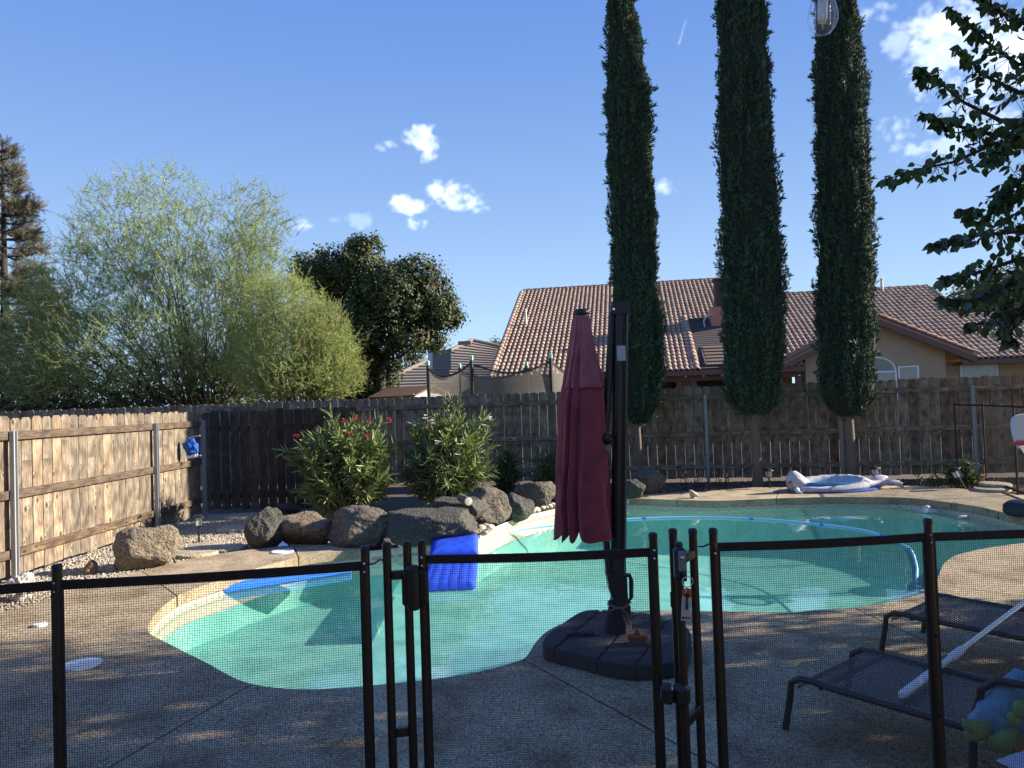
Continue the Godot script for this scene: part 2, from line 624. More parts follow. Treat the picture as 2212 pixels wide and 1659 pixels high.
func make_sky() -> void:
	var cam := Camera3D.new()
	cam.name = "camera"
	cam.fov = rad_to_deg(2.0 * atan(829.5 / F))
	cam.near = 0.05
	cam.far = 2000.0
	add_child(cam)
	cam.transform = Transform3D(cam_b, cam_p)
	cam.current = true
	var sky := ProceduralSkyMaterial.new()
	sky.sky_top_color = Color8(62, 99, 164)
	sky.sky_energy_multiplier = 0.82
	sky.sky_horizon_color = Color8(160, 189, 208)
	sky.sky_curve = 0.18
	sky.ground_horizon_color = Color8(120, 112, 100)
	sky.ground_bottom_color = Color8(90, 82, 72)
	sky.sky_cover = clouds()
	var e := Environment.new()
	e.background_mode = Environment.BG_SKY
	e.sky = Sky.new()
	e.sky.sky_material = sky
	e.tonemap_mode = Environment.TONE_MAPPER_LINEAR
	e.tonemap_exposure = 3.1
	e.sdfgi_enabled = true
	e.ssao_enabled = true
	e.ssil_enabled = true
	var we := WorldEnvironment.new()
	we.name = "world"
	we.environment = e
	add_child(we)
	var sun := DirectionalLight3D.new()
	sun.name = "sun"
	sun.light_energy = 1.35
	sun.light_color = Color(1.0, 0.95, 0.88)
	sun.light_angular_distance = 0.5
	sun.shadow_enabled = true
	add_child(sun)
	var az := deg_to_rad(82.0)
	var el := deg_to_rad(23.5)
	sun.look_at_from_position(Vector3(sin(az) * cos(el), sin(el), -cos(az) * cos(el)) * 30.0, Vector3.ZERO)


func clouds() -> ImageTexture:
	var W := 4096
	var H := 2048
	var im := Image.create(W, H, false, Image.FORMAT_RGBA8)
	im.fill(Color(1, 1, 1, 0))
	var n := noise(41, 1.0, FastNoiseLite.TYPE_SIMPLEX_SMOOTH, 5)
	# azimuth to the right of ahead and elevation, half sizes, all in degrees, strength, raggedness
	var spots := []
	for c in [[918, 292, 40, 30, 0.85, 1.0], [930, 325, 30, 26, 0.8, 1.0], [835, 308, 26, 10, 0.45, 1.3], [820, 322, 14, 10, 0.35, 1.4], [975, 408, 48, 22, 0.85, 1.0], [1020, 436, 34, 22, 0.75, 1.1], [970, 440, 34, 20, 0.6, 1.2], [880, 440, 40, 20, 0.8, 1.0], [900, 476, 42, 26, 0.85, 0.9],
			[655, 488, 30, 22, 0.6, 1.0], [785, 470, 34, 22, 0.2, 1.3], [725, 475, 18, 10, 0.16, 1.3], [1437, 405, 30, 26, 1.0, 0.5], [2130, 50, 130, 90, 1.0, 0.7], [2200, 130, 130, 70, 1.0, 0.7], [2060, 110, 80, 60, 0.6, 1.2], [2120, 210, 90, 40, 0.5, 1.3], [1905, 15, 45, 30, 0.4, 1.3], [1925, 95, 26, 22, 0.4, 1.3], [1960, 270, 50, 30, 0.5, 1.2], [2060, 280, 90, 36, 0.4, 1.3], [1990, 120, 20, 16, 0.25, 1.4]]:
		var d := ray(c[0], c[1]).normalized()
		spots.append([rad_to_deg(atan2(d.x, -d.z)), rad_to_deg(asin(d.y)), c[2] / 27.0, c[3] / 27.0, c[4], c[5]])
	for c in 26:
		spots.append([rr(40, 320), rr(9, 50), rr(2, 7), rr(1.0, 3.0), rr(0.4, 0.8), rr(0.8, 1.2)])
	for c in spots:
		var x0 := int((c[0] - c[2] * 1.7) / 360.0 * W)
		var x1 := int((c[0] + c[2] * 1.7) / 360.0 * W)
		var y0 := int((90.0 - c[1] - c[3] * 1.7) / 180.0 * H)
		var y1 := int((90.0 - c[1] + c[3] * 1.7) / 180.0 * H)
		for y in range(maxi(y0, 0), mini(y1, H / 2 - 20)):
			for x in range(x0, x1):
				var dx: float = (x * 360.0 / W - c[0]) / c[2]
				var dy: float = (90.0 - y * 180.0 / H - c[1]) / c[3]
				var wx := 9.0 * n.get_noise_3d(x * 0.03, y * 0.03, c[0] + 40.0)
				var q := n.get_noise_3d((x + wx) * 0.02, (y + wx) * 0.03, c[0]) + 0.5 * n.get_noise_3d((x - wx) * 0.08, y * 0.1, c[1])
				var a: float = smoothstep(0.0, 1.0, 0.66 - (dx * dx + dy * dy) * 0.7 + q * 1.35 * c[5]) * c[4] * 0.42
				if a > 0.003:
					var xx := posmod(x, W)
					var old := im.get_pixel(xx, y).a
					var shade := clampf(1.0 - 0.16 * maxf(0.0, -dy) * a, 0.8, 1.0)
					im.set_pixel(xx, y, Color(shade, shade, minf(1.0, shade * 1.03), maxf(old, a)))
	# a short vapour trail
	for q in 60:
		var f := q / 59.0
		var d := ray(lerpf(1466, 1481, f), lerpf(97, 45, f)).normalized()
		var x := posmod(int(atan2(d.x, -d.z) / TAU * W), W)
		var y := int((0.5 - asin(d.y) / PI) * H)
		im.set_pixel(x, y, Color(1, 1, 1, lerpf(0.12, 0.06, f)))
	return ImageTexture.create_from_image(im)


# ---------------------------------------------------------------- the setting
var pool := PackedVector2Array()


var near_edge := PackedVector2Array()


func depth_at(q: Vector2) -> float:
	# a shallow ledge along the near side, the deep end away to the right
	var d := lerpf(0.4, 0.66, smoothstep(-1.0, 4.5, q.x + 0.25 * (-q.y - 8.0)))
	var best := 99.0
	for e in near_edge.size() - 1:
		best = minf(best, q.distance_to(Geometry2D.get_closest_point_to_segment(q, near_edge[e], near_edge[e + 1])))
	return lerpf(0.2, d, smoothstep(0.1, 1.4, best))


func make_setting() -> void:
	var near := [[309, 1362], [316, 1374], [345, 1389], [385, 1410], [440, 1438], [500, 1471], [560, 1487], [640, 1494], [740, 1491], [877, 1478], [957, 1469], [1042, 1454], [1104, 1438], [1141, 1425], [1155, 1410], [1164, 1394], [1177, 1378], [1196, 1362], [1240, 1342], [1300, 1330], [1353, 1325], [1420, 1322], [1485, 1322], [1547, 1323], [1694, 1326], [1767, 1321], [1841, 1317], [1914, 1306], [1987, 1289], [2017, 1277], [2035, 1252], [2046, 1222], [2061, 1208], [2079, 1199], [2134, 1186], [2212, 1175], [2330, 1163], [2420, 1150], [2380, 1135]]
	var far := [[2290, 1124], [2212, 1116], [2129, 1096], [2049, 1084], [1969, 1075], [1889, 1073], [1782, 1073], [1739, 1074], [1672, 1076], [1606, 1079], [1539, 1081], [1456, 1079], [1366, 1076], [1300, 1081], [1250, 1089], [1196, 1099], [1140, 1112], [1090, 1128], [1056, 1144], [1023, 1160], [973, 1171], [923, 1176], [856, 1182], [803, 1188]]
	var left := [[775, 1186], [700, 1194], [643, 1202], [600, 1213], [540, 1230], [493, 1246], [440, 1262], [387, 1281], [350, 1304], [327, 1326], [312, 1346]]
	var raw := PackedVector2Array()
	for q in near.slice(13, 37):
		near_edge.append(g2(q[0], q[1]))
	for q in near + far + left:
		raw.append(g2(q[0], q[1]))
	pool = smooth(raw, 3)
	if Geometry2D.is_polygon_clockwise(pool):
		pool.reverse()
	var hole: PackedVector2Array = Geometry2D.offset_polygon(pool, -0.035)[0]

	# the wide ground, open where the yard lies
	var gm := MB.new()
	var a := Vector2(-16, -24)
	var b := Vector2(22, 6)
	for r in [[-700, -900, 900, a.y], [-700, b.y, 900, 300], [-700, a.y, a.x, b.y], [b.x, a.y, 900, b.y]]:
		gm.face(Vector3(r[0], -0.07, r[1]), Vector3(r[2], -0.07, r[1]), Vector3(r[2], -0.07, r[3]), Vector3(r[0], -0.07, r[3]))
	struct("ground", gm, M.ground)
	var soil := MB.new()
	for half in [[a.x, 0.6], [0.6, b.x]]:
		var rect := PackedVector2Array([Vector2(half[0], a.y), Vector2(half[1], a.y), Vector2(half[1], b.y), Vector2(half[0], b.y)])
		if Geometry2D.is_polygon_clockwise(rect):
			rect.reverse()
		for q in Geometry2D.clip_polygons(rect, pool):
			soil.prism(q, -0.045, -0.045)
	struct("planting_bed_soil", soil, M.soil)

	# the wall of the house that the terrace belongs to, behind the viewer
	var hw := MB.new()
	hw.box(frame(Vector3(1.0, 1.5, 2.4)), Vector3(17.0, 3.1, 0.3))
	hw.box(frame(Vector3(1.0, 3.1, 1.9)), Vector3(17.6, 0.16, 1.5))
	struct("terrace_house_wall", hw, M.stucco)
	# pool shell, water
	var shell := MB.new()
	var f := shell.v.size()
	var n := pool.size()
	for ring in 2:
		for q in n:
			shell.p(Vector3(pool[q].x, -0.3 if ring == 0 else WATER - depth_at(pool[q]), pool[q].y))
	shell.join(f, f + n, n)
	var tr := Geometry2D.triangulate_polygon(pool)
	# floor: a grid of cells inside the outline gives it its slope
	var fl := MB.new()
	for gx in range(-20, 60):
		for gz in range(-75, -20):
			var cell := PackedVector2Array([Vector2(gx, gz) * 0.2, Vector2(gx + 1, gz) * 0.2, Vector2(gx + 1, gz + 1) * 0.2, Vector2(gx, gz + 1) * 0.2])
			for q in Geometry2D.intersect_polygons(cell, pool):
				var w := Geometry2D.triangulate_polygon(q)
				for e in range(0, w.size(), 3):
					var m := fl.v.size()
					for d in 3:
						var c2: Vector2 = q[w[e + d]]
						fl.p(Vector3(c2.x, WATER - depth_at(c2), c2.y))
					fl.tri(m, m + 1, m + 2)
	var basin := Node3D.new()
	basin.name = "swimming_pool"
	add_child(basin)
	basin.set_meta("kind", "structure")
	part("pool_wall", shell, M.plaster, basin)
	part("pool_floor", fl, M.plaster, basin)
	# water line tiles, one by one
	var tile := box(Vector3(0.146, 0.15, 0.016), 0.004)
	var i := 0
	var left_over := 0.0
	for q in n:
		var p0 := pool[q]
		var p1 := pool[(q + 1) % n]
		var seg := p1 - p0
		var along := left_over
		while along < seg.length():
			var c := p0 + seg.normalized() * along
			along += 0.15
			var toward := Vector2(seg.y, -seg.x).normalized()
			if not Geometry2D.is_point_in_polygon(c + toward * 0.03, pool):
				toward = -toward
			if toward.dot(-c) < 0.0:
				continue          # this stretch of wall faces away from the house
			if i < 290:
				part("tile", tile, M["pool tile %d" % (i % 3)], basin, Transform3D(Basis(Vector3.UP, -atan2(seg.y, seg.x)), Vector3(c.x, -0.1, c.y)))
			i += 1
		left_over = along - seg.length()
	var band := MB.new()
	for q in n:
		var p0 := pool[q]
		var p1 := pool[(q + 1) % n]
		band.face(Vector3(p0.x, -0.01, p0.y), Vector3(p1.x, -0.01, p1.y), Vector3(p1.x, -0.31, p1.y), Vector3(p0.x, -0.31, p0.y))
	part("tile_backing", band, M.cream, basin)
	var ww := MB.new()
	for q in pool:
		ww.p(Vector3(q.x, WATER, q.y), q)
	for q in range(0, tr.size(), 3):
		ww.tri(tr[q], tr[q + 1], tr[q + 2])
	struct("pool_water", ww, M.water)

	# exposed aggregate deck, cut by its joints
	var deck := PackedVector2Array()
	for q in [[-14, 4], [20, 4], [20, -9.5], [13, -10.4]]:
		deck.append(Vector2(q[0], q[1]))
	for q in [[2300, 1078], [2182, 1067], [2089, 1056], [1995, 1050], [1915, 1049], [1780, 1052], [1626, 1053], [1539, 1060], [1439, 1065], [1393, 1067], [1359, 1077], [1345, 1092], [1250, 1110], [1130, 1140], [1000, 1190], [860, 1200], [800, 1200], [777, 1181], [700, 1177], [567, 1181], [467, 1198], [393, 1211], [317, 1231], [200, 1258], [60, 1308], [-150, 1360]]:
		deck.append(g2(q[0], q[1]))
	deck.append(Vector2(-14, -5.2))
	if Geometry2D.is_polygon_clockwise(deck):
		deck.reverse()
	var slabs := [deck]
	var cut := Geometry2D.clip_polygons(deck, hole)
	slabs = []
	for q in cut:
		slabs.append(q)
	for j in [[540, 1480, 180, 1690], [1130, 1424, 1700, 1740], [1838, 1310, 2330, 1540], [2030, 1264, 2330, 1302], [1953, 1046, 1915, 1085], [650, 1215, 630, 1170], [395, 1296, 280, 1215], [1672, 1090, 1690, 1040], [2045, 1095, 2100, 1045], [1456, 1090, 1480, 1055], [2129, 1110, 2400, 1050]]:
		var p0 := g2(j[0], j[1])
		var p1 := g2(j[2], j[3])
		if absf(j[1] - 1480) < 1 or absf(j[1] - 1424) < 1 or absf(j[1] - 1310) < 1:
			p1 = p0 + (p1 - p0).normalized() * 9.0
		var side := (p1 - p0).normalized().orthogonal() * 0.007
		var strip := PackedVector2Array([p0 - side, p1 - side, p1 + side, p0 + side])
		if Geometry2D.is_polygon_clockwise(strip):
			strip.reverse()
		var next := []
		for q in slabs:
			for r in Geometry2D.clip_polygons(q, strip):
				next.append(r)
		slabs = next
	var dk := Node3D.new()
	dk.name = "pool_deck"
	add_child(dk)
	dk.set_meta("kind", "structure")
	for q in slabs:
		var sm := MB.new()
		sm.prism(q, -0.1, 0.0)
		part("slab", sm, M.deck, dk)
	# floor of the joints
	var jm := MB.new()
	for q in cut:
		jm.prism(q, -0.03, -0.03)
	part("joint_filler", jm, M.soil, dk)

	# pale gravel by the gate
	var bed := PackedVector2Array()
	for q in [[777, 1181], [700, 1177], [567, 1181], [467, 1198], [393, 1211], [317, 1231], [200, 1258], [60, 1308], [-150, 1360], [-400, 1330], [-60, 1230], [20, 1250], [279, 1150], [437, 1110], [600, 1101], [700, 1120]]:
		bed.append(g2(q[0], q[1]))
	var bm := MB.new()
	bm.prism(bed, -0.03, -0.03)
	struct("gravel_bed", bm, M.gravel_bed)
	var stone := rock_mesh(6, 91, 0.25, 6, 0.0)
	var where := []
	var cols := []
	var lo := Vector2(99, 99)
	var hi := Vector2(-99, -99)
	for q in bed:
		lo = lo.min(q)
		hi = hi.max(q)
	for q in 42000:
		var c := Vector2(rr(lo.x, hi.x), rr(lo.y, hi.y))
		if not Geometry2D.is_point_in_polygon(c, bed):
			continue
		var r := rr(0.007, 0.0155)
		where.append(turned(Vector3(c.x, -0.03 + r * 0.4, c.y), Vector3(rr(0, 6), rr(0, 6), rr(0, 6)), Vector3(r, r * rr(0.6, 0.9), r * rr(0.8, 1.3))))
		var t := rr(0.5, 1.1)
		cols.append(Color(0.43 * t, 0.375 * t, 0.29 * t))
	var gr := many("gravel", stone, M.leaf.duplicate(), where, cols, self)
	gr.material_override.backlight_enabled = false
	gr.material_override.roughness = 0.95
	tag(gr, "pale tan pebble gravel spread along the sunlit plank fence", "gravel")
	where = []
	cols = []
	for q in 130:
		var c := Vector2(rr(-3.5, 4.5), rr(-6.5, -2.2))
		if Geometry2D.is_point_in_polygon(c, pool):
			continue
		where.append(turned(Vector3(c.x, 0.004, c.y), Vector3(rr(-0.2, 0.2), rr(0, 6), rr(-0.2, 0.2)), Vector3(rr(0.006, 0.018), 0.002, rr(0.004, 0.01))))
		var t := rr(0.4, 1.4)
		cols.append(Color(0.3 * t, 0.22 * t, 0.12 * t))
	var fl2 := many("fallen_leaves", stone, gr.material_override, where, cols, self)
	tag(fl2, "small dry leaves and chips scattered over the shaded deck", "fallen leaves")
	# bark and litter on the soil along the rear fence
	where = []
	cols = []
	for q in 9000:
		var u := rr(-3, 9)
		var z := rr(0.1, 2.4)
		var c3 := gp(1530, 1036) + UU * u - VV * z
		var c := Vector2(c3.x, c3.z)
		if Geometry2D.is_point_in_polygon(c, deck) or Geometry2D.is_point_in_polygon(c, pool):
			continue
		where.append(turned(Vector3(c.x, -0.035, c.y), Vector3(rr(-0.3, 0.3), rr(0, 6), rr(-0.3, 0.3)), Vector3(rr(0.012, 0.04), 0.008, rr(0.008, 0.016))))
		var t := rr(0.4, 1.3)
		cols.append(Color(0.17 * t, 0.12 * t, 0.08 * t))
	var li := many("leaf_litter", stone, gr.material_override, where, cols, self)
	tag(li, "brown bark chips and dry leaves on the soil below the rear fence", "leaf litter")


# ---------------------------------------------------------------- rocks
func rock_mesh(n: int, seed_: int, rough: float, planes: int, fine: float, more := []) -> ArrayMesh:
	# a cube sphere cut by planes, then roughened; radius about 1
	var nz := noise(seed_, 0.9, FastNoiseLite.TYPE_SIMPLEX_SMOOTH, 4)
	var rg := RandomNumberGenerator.new()
	rg.seed = seed_
	var cuts := []
	for q in planes:
		var d := Vector3(rg.randf_range(-1, 1), rg.randf_range(-0.7, 1), rg.randf_range(-1, 1)).normalized()
		cuts.append([d, rg.randf_range(0.6, 0.88)])
	cuts.append_array(more)
	var b := MB.new()
	var index := {}
	for ax in 3:
		for sg in [-1, 1]:
			var grid := []
			for y in n + 1:
				for x in n + 1:
					var c := Vector3.ZERO
					c[ax] = sg
					c[(ax + 1) % 3] = tan((x * 2.0 / n - 1.0) * PI / 4)
					c[(ax + 2) % 3] = tan((y * 2.0 / n - 1.0) * PI / 4)
					c = c.normalized()
					var key := Vector3i((c * 4000).round())
					if not index.has(key):
						var r := 1.0
						for k in cuts:
							var dt: float = c.dot(k[0])
							if dt > 0.05:
								var lim: float = k[1] / dt
								r = minf(r, lim) if r < lim - 0.05 or r > lim + 0.05 else minf(r, lim) - 0.012 * (1.0 - absf(r - lim) / 0.05)
						r *= 1.0 + rough * nz.get_noise_3dv(c * 1.4) + fine * nz.get_noise_3dv(c * 6.0)
						index[key] = b.p(c * r)
					grid.append(index[key])
			for y in n:
				for x in n:
					var q: int = y * (n + 1) + x
					if sg > 0:
						b.tri(grid[q], grid[q + n + 1], grid[q + 1])
						b.tri(grid[q + 1], grid[q + n + 1], grid[q + n + 2])
					else:
						b.tri(grid[q], grid[q + 1], grid[q + n + 1])
						b.tri(grid[q + 1], grid[q + n + 2], grid[q + n + 1])
	return b.mesh()


func boulder(label: String, x0: float, y0: float, x1: float, y1: float, m: Material, seed_: int, planes := 9, deep := 0.85, base_y := -1.0, more := [], group := "boulders round the pool") -> void:
	# a boulder that fills that stretch of the view, standing on the ground at base_y
	var mid := (x0 + x1) / 2
	var foot := gp(mid, y1 if base_y < 0 else base_y)
	var d := -foot.z
	var w := (x1 - x0) * d / F * 1.14
	var h := ((y1 if base_y < 0 else base_y) - y0) * d / F
	var z := w * deep
	h = maxf(h - z * 0.1, 0.12)
	var o := solo("boulder", label, "boulder", rock_mesh(30, seed_, 0.14, planes + 4, 0.03, more), m, turned(foot + Vector3(0, h * 0.42, -z * 0.42), Vector3(0, seed_ * 1.7, 0), Vector3.ONE), group)
	var bb := (o.mesh as ArrayMesh).get_aabb()
	var turn := Basis(Vector3.UP, 0.0)
	o.transform = Transform3D(turn * Basis.from_scale(Vector3(w / bb.size.x, h * 1.25 / bb.size.y, z / bb.size.z)), Vector3.ZERO)
	o.position = foot + Vector3(0, h * 0.42, -z * 0.42) - o.transform.basis * bb.get_center()


# ---------------------------------------------------------------- board fences
func picket_poly(w: float, h: float, ear: float) -> PackedVector2Array:
	return PackedVector2Array([Vector2(-w / 2, 0), Vector2(w / 2, 0), Vector2(w / 2, h - ear), Vector2(w / 2 - ear, h), Vector2(-w / 2 + ear, h), Vector2(-w / 2, h - ear)])


func board_fence(called: String, label: String, p0: Vector3, p1: Vector3, h: float, pitch: float, gap: float, posts: Array, mats: Array, rail_mats: Array, rails: Array, tilt := 0.004) -> Node3D:
	var d := p1 - p0
	d.y = 0
	var o := thing(called, label, "fence", p0, -atan2(d.z, d.x), "wooden fences round the yard")
	var len := d.length()
	var shapes := []
	for q in 4:
		var b := MB.new()
		b.plate(picket_poly(pitch - gap * [0.6, 1.0, 1.1, 1.5][q], h + rr(-0.008, 0.008), 0.03), -0.009, 0.009)
		shapes.append(b.mesh())
	var x := pitch / 2
	while x < len:
		part("picket", shapes[rng.randi() % 4], mats[rng.randi() % mats.size()], o, turned(Vector3(x, rr(0.02, 0.045), rr(-0.003, 0.003)), Vector3(rr(-tilt, tilt), rr(-0.02, 0.02), rr(-tilt, tilt))))
		x += pitch
	# rails between the posts, on the yard side
	var stops := [0.0] + posts + [len]
	for y in rails:
		for q in stops.size() - 1:
			var a: float = stops[q]
			var b: float = stops[q + 1]
			if b - a > 0.1:
				part("rail", box(Vector3(b - a - 0.006, 0.088, 0.038), 0.004), rail_mats[rng.randi() % rail_mats.size()], o, turned(Vector3((a + b) / 2, h * y, 0.0295), Vector3(0, 0, rr(-0.002, 0.002))))
	for q in posts:
		var b := MB.new()
		var ht := h * 0.93
		b.box(frame(Vector3(0, ht / 2 - 0.1, 0)), Vector3(0.06, ht + 0.2, 0.03), 0.004)
		b.box(frame(Vector3(-0.024, ht / 2 - 0.1, 0.025)), Vector3(0.008, ht + 0.2, 0.024), 0.002)
		b.box(frame(Vector3(0.024, ht / 2 - 0.1, 0.025)), Vector3(0.008, ht + 0.2, 0.024), 0.002)
		part("post", b, M.galvanised, o, frame(Vector3(q, 0, 0.066)))
	return o


func make_fences() -> void:
	var grey := woods("grey", 12, Color(0.47, 0.4, 0.31), 0.24)
	var warm := woods("warm", 10, Color(0.45, 0.375, 0.285), 0.2)
	var dark := woods("dark", 6, Color(0.12, 0.085, 0.06), 0.5)
	var rust := woods("rust", 4, Color(0.38, 0.27, 0.185), 0.2)
	var p0 := gp(1530, 1036) - UU * 20.0
	var posts := []
	for q in [[995, 900], [1524, 900], [1813, 900], [2100, 900]]:
		var r := ray(q[0], q[1])
		var tt := (p0 - cam_p).dot(VV) / r.dot(VV)
		posts.append((cam_p + r * tt - p0).dot(UU))
	posts = [posts[0] - 7.4, posts[0] - 4.95, posts[0] - 2.45, posts[0], (posts[0] + posts[1]) / 2, posts[1], posts[2], posts[3], posts[3] + 2.45]
	board_fence("rear_fence", "long grey weathered picket fence across the far end of the yard", p0, p0 + UU * 33.0, 1.78, 0.178, 0.009, posts, grey + [rust[0], rust[1], rust[2]], grey, [0.14, 0.5, 0.9])
	# the sunlit fence on the other side
	var a := gp(18, 1253)
	var b := gp(437, 1115)
	var dir := (b - a).normalized()
	var q0 := a - dir * 5.0
	var side := board_fence("side_fence", "sunlit tan plank fence with three rails and steel posts beside the gravel", q0, b, 1.62, 0.153, 0.006, [2.4, 5.0, 5.0 + (gp(279, 1152) - a).length(), 5.0 + (b - a).length() - 0.06], warm, woods("rail", 4, Color(0.25, 0.185, 0.13), 0.15), [0.16, 0.53, 0.9], 0.002)
	# dark gate across the corner
	var g0 := gp(440, 1106)
	var g1 := gp(770, 1098)
	var gd := g1 - g0
	var gate := thing("wooden_gate", "dark stained double plank gate in shade behind the red flowering bush", "gate", g0, -atan2(gd.z, gd.x))
	var sh := []
	for q in 3:
		var m := MB.new()
		m.plate(picket_poly(0.14 - q * 0.004, 1.6 + q * 0.012, 0.024), -0.009, 0.009)
		sh.append(m.mesh())
	var x := 0.08
	var k := 0
	while x < gd.length():
		part("board", sh[k % 3], dark[rng.randi() % 6], gate, turned(Vector3(x, rr(0.02, 0.05), rr(-0.003, 0.003)), Vector3(0, rr(-0.02, 0.02), rr(-0.004, 0.004))))
		x += 0.149 + (0.012 if k in [1, 2, 3, 4] else 0.002)
		k += 1
	for y in [0.25, 1.35]:
		part("batten", box(Vector3(gd.length() - 0.1, 0.09, 0.035), 0.004), dark[1], gate, frame(Vector3(gd.length() / 2, y, -0.03)))
	for q in [[0.12, 1.22], [1.1, 1.22], [0.12, 0.2]]:
		var hb := MB.new()
		hb.box(frame(Vector3(0, 0, 0)), Vector3(0.16, 0.03, 0.006), 0.002)
		hb.box(frame(Vector3(-0.09, 0, 0)), Vector3(0.02, 0.12, 0.012), 0.002)
		part("hinge", hb, M.black, gate, frame(Vector3(q[0], q[1], 0.016)))
	# pale boards standing behind the gate
	for w in [[466, 552, 880, 900], [726, 768, 880, 905]]:
		var c0 := at(w[0], w[2], -g0.z + 0.9)
		var c1 := at(w[1], w[2], -g0.z + 0.9)
		var n := 5 if w[1] - w[0] > 50 else 3
		var pal := thing("board_stack", "pale sunlit boards standing up behind the dark gate" if n == 5 else "narrow pair of pale board tops behind the red flowering bush", "boards", Vector3(c0.x, 0, c0.z), -atan2(c1.z - c0.z, c1.x - c0.x))
		var wd := c0.distance_to(c1) / n
		for q in n:
			part("board", box(Vector3(wd - 0.006, c0.y + rr(-0.012, 0.012), 0.02), 0.003), warm[q], pal, frame(Vector3((q + 0.5) * wd, c0.y / 2, 0)))


# ---------------------------------------------------------------- the houses beyond the fence
const SL := 0.5
var house: Node3D


func roof_at(u: float, v: float, up := 0.0) -> Vector3:
	# a point of the main roof plane in the house's own axes
	return Vector3(u, 2.65 + v * SL, -v) + Vector3(0, cos(atan(SL)), sin(atan(SL))) * up


func barrel(r0: float, r1: float, len: float, seg := 6) -> ArrayMesh:
	# half-round tile along +z (downhill), thick at its lower lip
	var b := MB.new()
	var rows := [PackedVector3Array(), PackedVector3Array(), PackedVector3Array()]
	for q in seg + 1:
		var a := PI * q / seg
		rows[0].append(Vector3(-cos(a) * r0, sin(a) * r0, -len / 2))
		rows[1].append(Vector3(-cos(a) * r1, sin(a) * r1, len / 2))
		rows[2].append(Vector3(-cos(a) * (r1 - 0.026), sin(a) * (r1 - 0.026), len / 2))
	b.sheet([rows[0], rows[1]])
	b.sheet([rows[1], rows[2]])
	return b.mesh()


